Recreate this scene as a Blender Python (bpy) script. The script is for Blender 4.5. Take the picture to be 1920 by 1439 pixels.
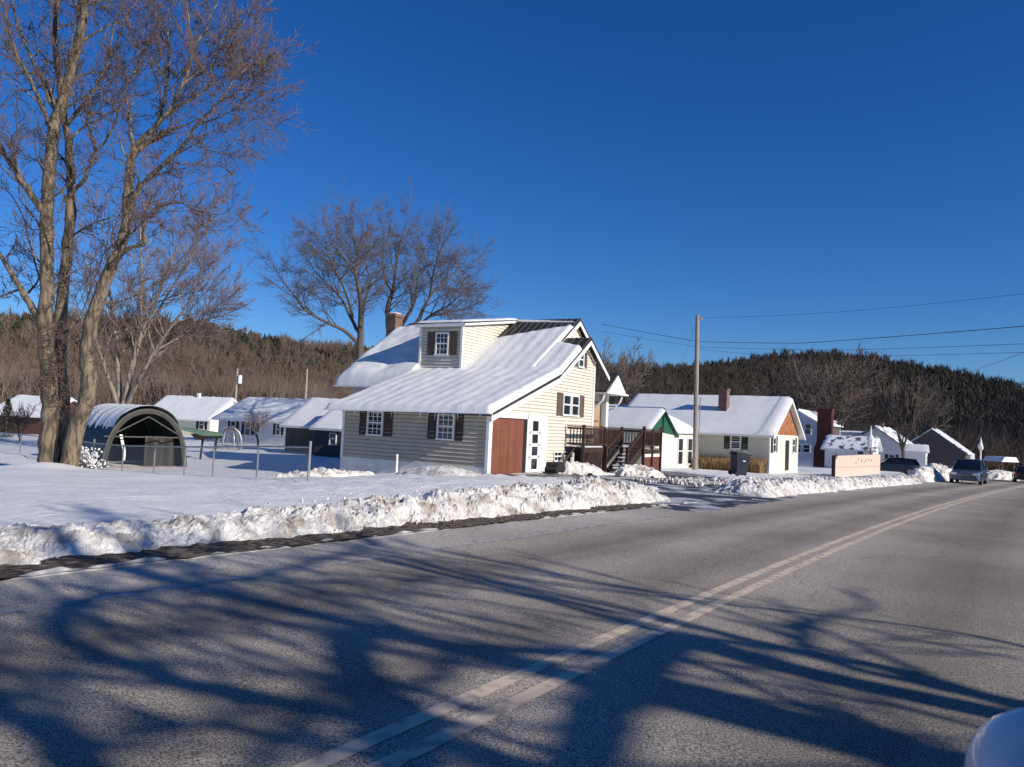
import bpy, math, random
import numpy as np
from mathutils import Vector, Matrix, noise as mn
for o in list(bpy.data.objects): bpy.data.objects.remove(o)
scene = bpy.context.scene
C = scene.collection
R = math.radians
# ------------------------------------------------------------------ camera
EYE = 1.55; FPX = 1442.0
PITCH, ROLL = R(3.0), R(2.75)
_fw = Vector((0, math.cos(PITCH), math.sin(PITCH))); _up = Vector((0, -math.sin(PITCH), math.cos(PITCH))); _ri = Vector((1, 0, 0))
ri = _ri*math.cos(ROLL) + _up*math.sin(ROLL); up = -_ri*math.sin(ROLL) + _up*math.cos(ROLL); fw = _fw
cam = bpy.data.cameras.new("camera"); camo = bpy.data.objects.new("camera", cam); C.objects.link(camo)
m = Matrix.Identity(4)
for i in range(3):
    m[i][0] = ri[i]; m[i][1] = up[i]; m[i][2] = -fw[i]
m[0][3], m[1][3], m[2][3] = 0, 0, EYE
camo.matrix_world = m
cam.sensor_width = 36; cam.lens = 36*FPX/1920; cam.clip_start = 0.05; cam.clip_end = 4000
scene.camera = camo
scene.render.resolution_x = 1024; scene.render.resolution_y = 767
# ------------------------------------------------------------------ light
SUN_AZ, SUN_EL = R(-34.0), R(25.0)          # angle from +X in the ground plane, height
sd = Vector((math.cos(SUN_AZ)*math.cos(SUN_EL), math.sin(SUN_AZ)*math.cos(SUN_EL), math.sin(SUN_EL)))
sl = bpy.data.lights.new("sun", 'SUN'); sl.energy = 4.9; sl.angle = R(0.5); sl.color = (1.0, 0.92, 0.80)
so = bpy.data.objects.new("sun", sl); C.objects.link(so)
so.rotation_euler = sd.to_track_quat('Z', 'Y').to_euler(); so.location = (0, 0, 50)
world = bpy.data.worlds.new("World"); scene.world = world; world.use_nodes = True
wn = world.node_tree; wn.nodes.clear()
sky = wn.nodes.new('ShaderNodeTexSky'); sky.sky_type = 'NISHITA'; sky.sun_disc = False
sky.sun_elevation = SUN_EL; sky.sun_rotation = R(90) - SUN_AZ
sky.air_density = 1.0; sky.dust_density = 0.0; sky.ozone_density = 3.0; sky.altitude = 400
hs = wn.nodes.new('ShaderNodeHueSaturation'); hs.inputs['Saturation'].default_value = 1.3; hs.inputs['Value'].default_value = 1.0
bg = wn.nodes.new('ShaderNodeBackground'); bg.inputs['Strength'].default_value = 0.070
wo = wn.nodes.new('ShaderNodeOutputWorld')
wn.links.new(sky.outputs[0], hs.inputs['Color']); tint = wn.nodes.new('ShaderNodeMix'); tint.data_type = 'RGBA'; tint.blend_type = 'MULTIPLY'; tint.inputs[0].default_value = 1; tint.inputs[7].default_value = (.63, .90, 1.36, 1)
wn.links.new(hs.outputs[0], tint.inputs[6]); wn.links.new(tint.outputs[2], bg.inputs[0]); wn.links.new(bg.outputs[0], wo.inputs[0])
scene.view_settings.view_transform = 'Standard'; scene.view_settings.look = 'None'
scene.view_settings.exposure = 0.12; scene.view_settings.gamma = 1.0
# ------------------------------------------------------------------ terrain
def smv(a, b, x):
    t = np.clip((np.asarray(x, float)-a)/(b-a), 0, 1); return t*t*(3-2*t)
LY = [-50, 0, 10, 16, 23, 30, 45, 80, 200, 700]; LZ = [0, 0, -.1, -.25, -.54, -1.05, -1.25, -1.65, -3.0, -6.0]
def terr(x, y):
    x = np.asarray(x, float); y = np.asarray(y, float)
    g = -(.0136*np.clip(y, -30, 220) + .0132*np.clip(x, -30, 120)); l = np.interp(y, LY, LZ)
    w = smv(0, -9, x)*smv(8, 20, y)
    return g*(1-w) + l*w
def tz(x, y): return float(terr(x, y))
def ray(px, py): return ri*((px-960)/FPX) - up*((py-719.5)/FPX) + fw
def at(px, py, D):
    d = ray(px, py); return Vector((0, 0, EYE)) + d*(D/d.y)
def gat(px, D):                     # ground point below image column px at depth D
    X = (px-960)/FPX*D
    for _ in range(4):
        p = at(px, 795+.048*(px-960) + (EYE-tz(X, D))/D*FPX, D); X = p.x
    return Vector((X, D, tz(X, D)))
# road centre line (left yellow line) in plan
CL = [(-31, -46), (-15.3, -20), (-7.82, -8), (-3.05, 0), (-0.54, 4), (2.04, 8), (5.36, 13), (9.48, 19), (14.44, 26), (20.27, 34), (26.98, 43), (33.8, 52), (39.9, 60), (52.5, 76.5), (71, 99), (100, 128), (145, 160), (210, 195)]
def catmull(P, n=12):
    P = [Vector((*p, 0)) for p in P]; out = []
    for i in range(len(P)-1):
        p0 = P[max(i-1, 0)]; p1 = P[i]; p2 = P[i+1]; p3 = P[min(i+2, len(P)-1)]
        for k in range(n):
            t = k/n
            out.append(.5*((2*p1)+(-p0+p2)*t+(2*p0-5*p1+4*p2-p3)*t*t+(-p0+3*p1-3*p2+p3)*t**3))
    out.append(P[-1]); return out
cl = catmull(CL); clx = np.array([p.x for p in cl]); cly = np.array([p.y for p in cl])
seg = np.hypot(np.diff(clx), np.diff(cly)); cs = np.concatenate([[0], np.cumsum(seg)])
tx = np.gradient(clx, cs); ty = np.gradient(cly, cs); tl = np.hypot(tx, ty); tx /= tl; ty /= tl
def rp(s, d):                        # road point; d>0 on the left side
    x = np.interp(s, cs, clx); y = np.interp(s, cs, cly); a = np.interp(s, cs, tx); b = np.interp(s, cs, ty)
    return x - b*d, y + a*d
def rsd(x, y):                       # signed road distance and arc length
    x = np.atleast_1d(np.asarray(x, float)); y = np.atleast_1d(np.asarray(y, float))
    d2 = (x[:, None]-clx)**2 + (y[:, None]-cly)**2; i = d2.argmin(1)
    dx = x-clx[i]; dy = y-cly[i]
    return -dx*ty[i] + dy*tx[i], cs[i] + dx*tx[i] + dy*ty[i]
LW = 4.75; RW = 6.5
# ------------------------------------------------------------------ mesh helpers
class MB:
    def __init__(s): s.v = []; s.f = []
    def quad(s, a, b, c, d):
        n = len(s.v); s.v += [tuple(a), tuple(b), tuple(c), tuple(d)]; s.f.append((n, n+1, n+2, n+3)); return s
    def box(s, x0, x1, y0, y1, z0, z1):
        if x0 > x1: x0, x1 = x1, x0
        if y0 > y1: y0, y1 = y1, y0
        if z0 > z1: z0, z1 = z1, z0
        n = len(s.v)
        s.v += [(x, y, z) for z in (z0, z1) for x, y in ((x0, y0), (x1, y0), (x1, y1), (x0, y1))]
        s.f += [tuple(n+i for i in q) for q in ((0, 3, 2, 1), (4, 5, 6, 7), (0, 1, 5, 4), (1, 2, 6, 5), (2, 3, 7, 6), (3, 0, 4, 7))]
        return s
    def prism(s, poly, a, b, ax):    # poly in the plane across axis ax ('x': (y,z), 'y': (x,z), 'z': (x,y))
        n = len(s.v); k = len(poly)
        mk = {'y': lambda p, t: (p[0], t, p[1]), 'x': lambda p, t: (t, p[0], p[1]), 'z': lambda p, t: (p[0], p[1], t)}[ax]
        s.v += [mk(p, a) for p in poly] + [mk(p, b) for p in poly]
        s.f.append(tuple(range(n, n+k))); s.f.append(tuple(range(n+2*k-1, n+k-1, -1)))
        for i in range(k):
            j = (i+1) % k; s.f.append((n+i, n+k+i, n+k+j, n+j))
        return s
    def tube(s, pts, rad, sides=6, cap=True):
        pts = [Vector(p) for p in pts]
        if not hasattr(rad, '__len__'): rad = [rad]*len(pts)
        n = len(s.v); k = len(pts)
        ref = None
        for i, p in enumerate(pts):
            t = (pts[min(i+1, k-1)]-pts[max(i-1, 0)])
            if t.length < 1e-9: t = Vector((0, 0, 1))
            t.normalize()
            if ref is None: ref = Vector((1, 0, 0)) if abs(t.x) < .8 else Vector((0, 1, 0))
            a = (ref - t*ref.dot(t)).normalized(); ref = a; b = t.cross(a); r = rad[i]
            for q in range(sides):
                g = 2*math.pi*q/sides; w = a*(math.cos(g)*r)+b*(math.sin(g)*r); s.v.append((p.x+w.x, p.y+w.y, p.z+w.z))
        for i in range(k-1):
            for q in range(sides):
                q2 = (q+1) % sides; s.f.append((n+i*sides+q, n+i*sides+q2, n+(i+1)*sides+q2, n+(i+1)*sides+q))
        if cap:
            s.f.append(tuple(n+q for q in range(sides-1, -1, -1))); s.f.append(tuple(n+(k-1)*sides+q for q in range(sides)))
        return s
    def grid(s, P):                  # P[i][j] points
        n = len(s.v); a = len(P); b = len(P[0])
        for r_ in P: s.v += [tuple(p) for p in r_]
        for i in range(a-1):
            for j in range(b-1): s.f.append((n+i*b+j, n+(i+1)*b+j, n+(i+1)*b+j+1, n+i*b+j+1))
        return s
    def build(s, name, mat, parent=None, smooth=False, bevel=0):
        me = bpy.data.meshes.new(name); me.from_pydata(s.v, [], s.f); me.validate()
        if mat: me.materials.append(mat)
        o = bpy.data.objects.new(name, me); C.objects.link(o)
        if parent: o.parent = parent
        if smooth: me.polygons.foreach_set('use_smooth', [True]*len(me.polygons))
        me.update()
        if bevel:
            b = o.modifiers.new('bevel', 'BEVEL'); b.width = bevel; b.segments = 2; b.limit_method = 'ANGLE'
        return o
def tag(o, label=None, cat=None, group=None, kind=None):
    if label: o['label'] = label
    if cat: o['category'] = cat
    if group: o['group'] = group
    if kind: o['kind'] = kind
    return o
def empty(name, loc, rz=0, label=None, cat=None, group=None):
    o = bpy.data.objects.new(name, None); C.objects.link(o); o.location = loc; o.rotation_euler = (0, 0, rz); o.empty_display_size = .2
    return tag(o, label, cat, group)
def copy_tree(o, parent=None):
    c = o.copy(); C.objects.link(c)
    if parent: c.parent = parent
    for ch in list(o.children): copy_tree(ch, c)
    return c
# ------------------------------------------------------------------ materials
def mat(name, col, rough=.8, col2=None, scale=5, bump=0, bscale=20, metal=0, detail=4, contrast=(.35, .65), stretch=None, coord='Object', spec=.3):
    m = bpy.data.materials.new(name); m.use_nodes = True; nt = m.node_tree; b = nt.nodes['Principled BSDF']
    b.inputs['Base Color'].default_value = (*col, 1); b.inputs['Roughness'].default_value = rough; b.inputs['Metallic'].default_value = metal
    b.inputs['Specular IOR Level'].default_value = spec
    tc = nt.nodes.new('ShaderNodeTexCoord'); src = tc.outputs[coord]
    if stretch:
        mp = nt.nodes.new('ShaderNodeMapping'); mp.inputs['Scale'].default_value = stretch; nt.links.new(src, mp.inputs[0]); src = mp.outputs[0]
    if col2:
        n = nt.nodes.new('ShaderNodeTexNoise'); n.inputs['Scale'].default_value = scale; n.inputs['Detail'].default_value = detail
        nt.links.new(src, n.inputs['Vector'])
        r = nt.nodes.new('ShaderNodeValToRGB'); r.color_ramp.elements[0].position = contrast[0]; r.color_ramp.elements[1].position = contrast[1]
        r.color_ramp.elements[0].color = (*col, 1); r.color_ramp.elements[1].color = (*col2, 1)
        nt.links.new(n.outputs['Fac'], r.inputs[0]); nt.links.new(r.outputs[0], b.inputs['Base Color'])
    if bump:
        n2 = nt.nodes.new('ShaderNodeTexNoise'); n2.inputs['Scale'].default_value = bscale; n2.inputs['Detail'].default_value = 6
        nt.links.new(src, n2.inputs['Vector'])
        bp = nt.nodes.new('ShaderNodeBump'); bp.inputs['Strength'].default_value = 1; bp.inputs['Distance'].default_value = bump
        nt.links.new(n2.outputs['Fac'], bp.inputs['Height']); nt.links.new(bp.outputs[0], b.inputs['Normal'])
    return m
def brick_mat(name, c1, c2, mortar, scale=1):
    m = mat(name, c1, .9); nt = m.node_tree; b = nt.nodes['Principled BSDF']
    tc = nt.nodes.new('ShaderNodeTexCoord'); sp = nt.nodes.new('ShaderNodeSeparateXYZ'); cb = nt.nodes.new('ShaderNodeCombineXYZ'); ad = nt.nodes.new('ShaderNodeMath')
    nt.links.new(tc.outputs['Object'], sp.inputs[0]); nt.links.new(sp.outputs[0], ad.inputs[0]); nt.links.new(sp.outputs[1], ad.inputs[1])
    nt.links.new(ad.outputs[0], cb.inputs[0]); nt.links.new(sp.outputs[2], cb.inputs[1])
    br = nt.nodes.new('ShaderNodeTexBrick'); br.inputs['Scale'].default_value = scale
    br.inputs['Color1'].default_value = (*c1, 1); br.inputs['Color2'].default_value = (*c2, 1); br.inputs['Mortar'].default_value = (*mortar, 1)
    br.inputs['Brick Width'].default_value = .22; br.inputs['Row Height'].default_value = .075; br.inputs['Mortar Size'].default_value = .008
    nt.links.new(cb.outputs[0], br.inputs[0]); nt.links.new(br.outputs[0], b.inputs['Base Color']); return m
M = {}
M['snow'] = mat('snow', (.73, .73, .72), .6, (.79, .79, .78), 1.2, .035, 5, coord='Object')
M['roofsnow'] = mat('roof snow', (.76, .77, .77), .55, (.80, .81, .81), 2, .012, 9)
M['siding'] = mat('cream siding', (.68, .63, .54), .55, (.65, .59, .50), 3, spec=.4)
M['white'] = mat('white paint', (.80, .80, .78), .5, (.74, .74, .72), 6)
M['found'] = mat('white foundation', (.72, .72, .71), .9, (.6, .6, .6), 3, .01, 15)
M['shutter'] = mat('brown shutter', (.05, .03, .025), .6, (.075, .05, .04), 8)
M['shutter_l'] = mat('weathered brown shutter', (.16, .11, .08), .7, (.10, .07, .055), 8)
M['roof'] = mat('dark metal roof', (.035, .032, .03), .45, (.055, .05, .048), 4, .004, 12, metal=.3)
M['gdoor'] = mat('red brown door', (.175, .06, .036), .5, (.21, .078, .048), 5, stretch=(1, 1, .2))
M['dark'] = mat('dark trim', (.02, .018, .018), .6)
M['deck'] = mat('stained deck wood', (.032, .018, .013), .7, (.066, .036, .026), 7, stretch=(1, 1, .3))
M['deckred'] = mat('red brown boards', (.13, .045, .03), .8, (.19, .075, .05), 9)
M['grey'] = mat('grey metal', (.35, .36, .37), .45, (.28, .29, .30), 5, metal=.6)
M['brick'] = brick_mat('chimney brick', (.11, .05, .038), (.19, .105, .08), (.24, .21, .19))
M['brickred'] = brick_mat('red brick', (.10, .026, .020), (.13, .038, .028), (.10, .05, .04))
M['bark'] = mat('furrowed tan bark', (.21, .165, .115), .95, (.075, .058, .043), 9, .05, 14, stretch=(1, 1, .22), contrast=(.42, .6))
M['twig'] = mat('brown twigs', (.085, .062, .052), .9, (.15, .10, .08), 3)
M['bark2'] = mat('grey bark', (.30, .25, .20), .95, (.16, .13, .11), 8, .02, 14, stretch=(1, 1, .25))
M['twig2'] = mat('grey brown twigs', (.17, .13, .12), .9, (.11, .08, .08), 2)
M['wood'] = mat('weathered pole wood', (.36, .32, .28), .9, (.24, .20, .17), 6, .01, 20, stretch=(6, 6, .3))
M['wire'] = mat('wire', (.03, .03, .035), .6)
def glass(name, tint=(.02, .025, .03)):
    m = mat(name, tint, .06, spec=.6); m.node_tree.nodes['Principled BSDF'].inputs['IOR'].default_value = 1.5; return m
M['glass'] = glass('window glass')
# ------------------------------------------------------------------ ground sheet
def fb(x, y, z=0.0, sc=1.0, o=4): return mn.fractal(Vector((x*sc, y*sc, z)), .9, 2.1, o)
DRIVE = [(2.0, 34.0), (-1.0, 28.6), (2.8, 27.2), (5.2, 26.6), (4.3, 22.6), (2.9, 20.4), (4.3, 18.2), (9.3, 25.6), (10.2, 28.2), (9.6, 32.5), (10.5, 38.5), (9.5, 44.0), (6.5, 43.0), (6.0, 36.5), (4.0, 33.5)]
def inpoly(x, y, P):
    ins = np.zeros(x.shape, bool); n = len(P)
    for i in range(n):
        x1, y1 = P[i]; x2, y2 = P[(i+1) % n]
        c = ((y1 > y) != (y2 > y)); xi = (x2-x1)*(y-y1)/(y2-y1+1e-12)+x1
        ins ^= (c & (x < xi))
    return ins
def axis(segs):
    out = []
    for a, b, st in segs: out += list(np.arange(a, b, st))
    out.append(segs[-1][1]); return np.array(out)
gx = axis([(-420, -120, 30), (-120, -45, 5), (-45, -26, 1), (-26, 22, .22), (22, 60, .8), (60, 140, 5), (140, 640, 40)])
gy = axis([(-80, -10, 5), (-10, 4, .7), (4, 44, .22), (44, 100, 1), (100, 200, 8), (200, 760, 40)])
GX, GY = np.meshgrid(gx, gy, indexing='ij'); fx = GX.ravel(); fy = GY.ravel()
H = terr(fx, fy)
D_, S_ = rsd(fx, fy)
onroad = smv(LW+1.45, LW+1.15, D_)*smv(-RW-1.0, -RW-.6, D_)
nz = np.array([fb(a, b, 3., .22, 3)*.07+fb(a, b, 9., 1.3, 3)*.02 if (abs(a) < 60 and -15 < b < 110) else 0 for a, b in zip(fx, fy)])
rough = np.array([abs(fb(a, b, 5., 2.6, 4))*.10 if (-9 < a < 16 and 14 < b < 36) else 0 for a, b in zip(fx, fy)])*smv(-9, -4, fx)*smv(13, 18, fy)
ind = inpoly(fx, fy, DRIVE)
H = H + (nz+.05)*(1-onroad) + rough*(1-onroad) - .14*onroad
H = np.where(ind, terr(fx, fy)-.10, H)
H += np.where((fx > -17.3) & (fx < -13.6), .22*np.exp(-(((fx+15.6)/1.1)**2+((fy-26.2)/.9)**2)), 0)
g = MB(); nxg, nyg = GX.shape
g.v = [(float(a), float(b), float(c)) for a, b, c in zip(fx, fy, H)]
g.f = [(i*nyg+j, (i+1)*nyg+j, (i+1)*nyg+j+1, i*nyg+j+1) for i in range(nxg-1) for j in range(nyg-1)]
tag(g.build('snow_ground', M['snow'], smooth=True), kind='structure')
# ------------------------------------------------------------------ road
def ribbon(name, mt, s0, s1, ds, ds_list, zoff, zfun=None, smooth=False, kind='structure'):
    b = MB(); ss = np.arange(s0, s1, ds); P = []; uvs = []
    for s in ss:
        row = []
        for d in ds_list:
            x, y = rp(s, d); row.append((float(x), float(y), tz(x, y)+zoff+(zfun(s, d) if zfun else 0)))
        P.append(row)
    b.grid(P); o = b.build(name, mt, smooth=smooth)
    uv = o.data.uv_layers.new(name='road'); nb = len(ds_list)
    co = np.array([(ds_list[i % nb], ss[i//nb]) for i in range(len(b.v))]); idx = np.zeros(len(o.data.loops), int); o.data.loops.foreach_get('vertex_index', idx)
    uv.data.foreach_set('uv', co[idx].ravel())
    return tag(o, kind=kind)
def road_mat():
    m = mat('salted asphalt', (.2, .2, .2), .85, spec=.25); nt = m.node_tree; b = nt.nodes['Principled BSDF']; L = nt.links
    uv = nt.nodes.new('ShaderNodeUVMap'); uv.uv_map = 'road'; sp = nt.nodes.new('ShaderNodeSeparateXYZ'); L.new(uv.outputs[0], sp.inputs[0])
    tc = nt.nodes.new('ShaderNodeTexCoord')
    def noise(scale, det, vec, rough=.5):
        n = nt.nodes.new('ShaderNodeTexNoise'); n.inputs['Scale'].default_value = scale; n.inputs['Detail'].default_value = det; n.inputs['Roughness'].default_value = rough; L.new(vec, n.inputs['Vector']); return n.outputs['Fac']
    mp = nt.nodes.new('ShaderNodeMapping'); mp.inputs['Scale'].default_value = (1.6, .12, 1); L.new(uv.outputs[0], mp.inputs[0])
    streak = noise(1.6, 5, mp.outputs[0], .6)
    big = noise(.35, 4, tc.outputs['Object']); fine = noise(80, 4, tc.outputs['Object'], .75)
    ramp = nt.nodes.new('ShaderNodeValToRGB'); e = ramp.color_ramp.elements      # tracks across the lane
    mr = nt.nodes.new('ShaderNodeMapRange'); mr.inputs['From Min'].default_value = -6.5; mr.inputs['From Max'].default_value = 4.75
    add = nt.nodes.new('ShaderNodeMath'); add.operation = 'MULTIPLY_ADD'; add.inputs[1].default_value = .9; L.new(streak, add.inputs[0]); L.new(sp.outputs[0], add.inputs[2])
    L.new(add.outputs[0], mr.inputs[0]); L.new(mr.outputs[0], ramp.inputs[0])
    stops = [(0, .17), (.12, .24), (.22, .17), (.33, .29), (.43, .17), (.52, .24), (.60, .32), (.67, .19), (.76, .31), (.84, .17), (.92, .30), (1, .36)]
    e[0].position = 0; e[0].color = (stops[0][1],)*3+(1,); e[1].position = 1; e[1].color = (stops[-1][1],)*3+(1,)
    for p, v in stops[1:-1]: k = e.new(p); k.color = (v, v*.96, v*.90, 1)
    mul = nt.nodes.new('ShaderNodeMix'); mul.data_type = 'RGBA'; mul.blend_type = 'MULTIPLY'; mul.inputs[0].default_value = 1
    r2 = nt.nodes.new('ShaderNodeValToRGB'); r2.color_ramp.elements[0].position = .38; r2.color_ramp.elements[1].position = .62
    r2.color_ramp.elements[0].color = (.14, .136, .13, 1); r2.color_ramp.elements[1].color = (2.25, 2.08, 1.86, 1)
    L.new(fine, r2.inputs[0]); L.new(ramp.outputs[0], mul.inputs[6]); L.new(r2.outputs[0], mul.inputs[7])
    mul2 = nt.nodes.new('ShaderNodeMix'); mul2.data_type = 'RGBA'; mul2.blend_type = 'MULTIPLY'; mul2.inputs[0].default_value = 1
    r3 = nt.nodes.new('ShaderNodeValToRGB'); r3.color_ramp.elements[0].position = .3; r3.color_ramp.elements[1].position = .7
    r3.color_ramp.elements[0].color = (.78, .78, .78, 1); r3.color_ramp.elements[1].color = (1.15, 1.15, 1.15, 1)
    L.new(big, r3.inputs[0]); L.new(mul.outputs[2], mul2.inputs[6]); L.new(r3.outputs[0], mul2.inputs[7])
    vo = nt.nodes.new('ShaderNodeTexVoronoi'); vo.feature = 'DISTANCE_TO_EDGE'; vo.inputs['Scale'].default_value = .32
    wv = nt.nodes.new('ShaderNodeMix'); wv.data_type = 'VECTOR'; wv.inputs[0].default_value = .35; nd = nt.nodes.new('ShaderNodeTexNoise'); nd.inputs['Scale'].default_value = 1.3; nd.inputs['Detail'].default_value = 5
    L.new(tc.outputs['Object'], nd.inputs['Vector']); L.new(tc.outputs['Object'], wv.inputs[4]); L.new(nd.outputs['Color'], wv.inputs[5]); L.new(wv.outputs[1], vo.inputs['Vector'])
    cr = nt.nodes.new('ShaderNodeMapRange'); cr.inputs['From Min'].default_value = .0; cr.inputs['From Max'].default_value = .006; cr.inputs['To Min'].default_value = .78; L.new(vo.outputs['Distance'], cr.inputs[0])
    m3 = nt.nodes.new('ShaderNodeMix'); m3.data_type = 'RGBA'; m3.blend_type = 'MULTIPLY'; m3.inputs[0].default_value = 1; L.new(mul2.outputs[2], m3.inputs[6]); L.new(cr.outputs[0], m3.inputs[7]); L.new(m3.outputs[2], b.inputs['Base Color'])
    bp = nt.nodes.new('ShaderNodeBump'); bp.inputs['Distance'].default_value = .006; L.new(fine, bp.inputs['Height']); L.new(bp.outputs[0], b.inputs['Normal'])
    return m
M['road'] = road_mat()
SEND = float(cs[-1])-1
ribbon('road', M['road'], 1, SEND, .8, list(np.linspace(-RW, LW, 9)), 0.0)
def worn(name, c, under=(.2, .2, .2), lo=.38, hi=.56):
    return mat(name, under, .8, c, 7, .003, 60, detail=8, contrast=(lo, hi))
M['yellow'] = worn('worn yellow paint', (.64, .52, .39), (.33, .29, .24), .33, .51)
M['fog'] = worn('worn white paint', (.44, .44, .43), (.24, .24, .235), .40, .60)
SC0 = 3; 
def line(name, d0, d1, mt, s0=2): return ribbon(name, mt, s0, SEND, .8, [d0, d1], .005)
line('yellow_line', -.055, .06, M['yellow']); line('yellow_line', -.30, -.185, M['yellow'])
line('edge_line', 3.55, 3.66, M['fog'])
# dirt verge between asphalt and bank
M['dirt'] = mat('wet dirt and dead grass', (.045, .032, .022), .9, (.27, .22, .17), 12, .05, 45, detail=15, contrast=(.42, .66))
def arc(x, y): return float(rsd(x, y)[1][0])
sA = arc(3.84, 19.9); sB = arc(7.9, 25.2); sC = arc(27.5, 50.5)
ribbon('dirt_verge', M['dirt'], 2, sA-.3, .12, [LW-.02, LW+.1, LW+.25, LW+.4, LW+.55, LW+.7, LW+.9, LW+1.2, LW+1.55], .012, lambda s, d: .018*fb(s, d, 1., 6.)+.012)
M['ridge'] = mat('grey crusted snow', (.45, .45, .46), .8, (.30, .29, .28), 6, .02, 20)
def ridge_z(s, d): return (-.02+.075*max(0, fb(s, d*3, 7., 2.0)+.25)) if LW-.02 < d < LW+.11 else -.03
ribbon('crusted_snow_ridge', M['ridge'], 2, sA+2, .12, [LW-.03, LW+.01, LW+.05, LW+.09, LW+.13], .01, ridge_z, kind='structure')
# packed snow and wet asphalt driveway
def drive_mat():
    m = mat('wet driveway', (.03, .03, .032), .5, (.55, .56, .58), .8, .02, 9, detail=8, contrast=(.47, .60)); return m
M['drive'] = drive_mat()
dv = MB(); dx = np.arange(-2, 12, .25); dy = np.arange(18, 45, .25)
XX, YY = np.meshgrid(dx, dy, indexing='ij'); I = inpoly(XX.ravel(), YY.ravel(), DRIVE).reshape(XX.shape)
vid = {}
for i in range(len(dx)-1):
    for j in range(len(dy)-1):
        if I[i, j] or I[i+1, j] or I[i, j+1] or I[i+1, j+1]:
            q = []
            for a, b in ((i, j), (i+1, j), (i+1, j+1), (i, j+1)):
                if (a, b) not in vid: vid[(a, b)] = len(dv.v); dv.v.append((float(dx[a]), float(dy[b]), tz(dx[a], dy[b])+.002+.012*fb(dx[a], dy[b], 2., 1.4)))
                q.append(vid[(a, b)])
            dv.f.append(tuple(q))
tag(dv.build('driveway', M['drive'], smooth=True), kind='structure')
# ------------------------------------------------------------------ snow banks
M['bank'] = mat('ploughed snow', (.82, .80, .76), .8, (.44, .38, .31), 2.6, .035, 55, detail=12, contrast=(.45, .68))
def chunk(x, y, sc):
    dd, pp = mn.voronoi(Vector((x*sc, y*sc, .3)))
    return (dd[1]-dd[0])
def bank(name, label, s0, s1, foot, W, Hf, ds=.06, amp=1.0, mt='bank', group=None):
    b = MB(); P = []; n = int((s1-s0)/ds)
    ts = np.concatenate([np.arange(0, 1.4, ds), np.arange(1.4, W+.01, ds*1.6)])
    for i in range(n+1):
        s = s0+i*ds; row = []
        h0 = Hf(s)*min(1, ((s-s0)/.9)**.6 if s > s0 else 0)*min(1, ((s1-s)/.9)**.6 if s < s1 else 0)
        fo = foot + .22*fb(s, 0, 4., .7) + .12*fb(s, 5., 4., 2.6)
        for t in ts:
            w = W*(.8+.3*fb(s, 9., 2., .3))
            pr = math.sin(min(t/.85, 1)*math.pi/2)**.8*(1-float(smv(.9, w, t)))
            x, y = rp(s, fo+t); x = float(x); y = float(y)
            c = chunk(x, y, 4.5)*.10+chunk(x+7, y, 9.)*.085+(chunk(x, y+3, 17.)*.045 if ds < .07 else 0)
            nn = .12*fb(x, y, 1., 1.6, 6)+c-.07
            h = h0*pr*(1+.35*fb(x, y, 8., .8)) + nn*amp*min(1, pr*2.2)*min(1, h0*2.6)
            row.append((x, y, tz(x, y)-.04+max(h, 0)))
        P.append(row)
    b.grid(P); o = b.build(name, M[mt]); return tag(o, label, 'snow bank', group)
def hA(s): return float(np.interp(s, [0, arc(-5, 7.6), arc(-2.8, 11.6), arc(-.4, 14.4), arc(2, 18), sA], [.20, .23, .31, .43, .52, .52]))
bank('snow_bank', 'long rough snow bank along the near road edge, in front of the garage house', 3, sA+1.6, LW+.52, 3.5, hA, .038)
bank('snow_bank', 'ploughed snow bank beyond the driveway, running to the white roadside board', sB+.2, sC, LW-.45, 3.4, lambda s: float(np.interp(s, [sB, sB+6, sC], [.50, .48, .45])), .08)
bank('snow_bank', 'snow bank along the road behind the oncoming vehicle', sC+4.0, sC+24, LW-.1, 2.4, lambda s: .95, .16)
def pile(name, label, cx, cy, rx, ry, h, rot=0, seed=0, mt='bank', amp=1, group='snow piles in the yards'):
    b = MB(); P = []; n = 46
    for i in range(n+1):
        row = []
        for j in range(n+1):
            a = -1+2*i/n; c = -1+2*j/n; r = math.hypot(a, c)
            lx = a*rx; ly = c*ry; x = cx+lx*math.cos(rot)-ly*math.sin(rot); y = cy+lx*math.sin(rot)+ly*math.cos(rot)
            k = max(0, 1-(r*(1+.25*fb(a*2, c*2, seed, 1.)))**2)
            z = h*k**.8 + min(1, k*3)*amp*(.16*fb(x, y, seed, 1.6, 5)+chunk(x, y, 4.)*.10-.02)
            row.append((x, y, tz(x, y)-.06+max(z, 0)))
        P.append(row)
    b.grid(P); return tag(b.build(name, M[mt]), label, 'snow pile', group)
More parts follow.
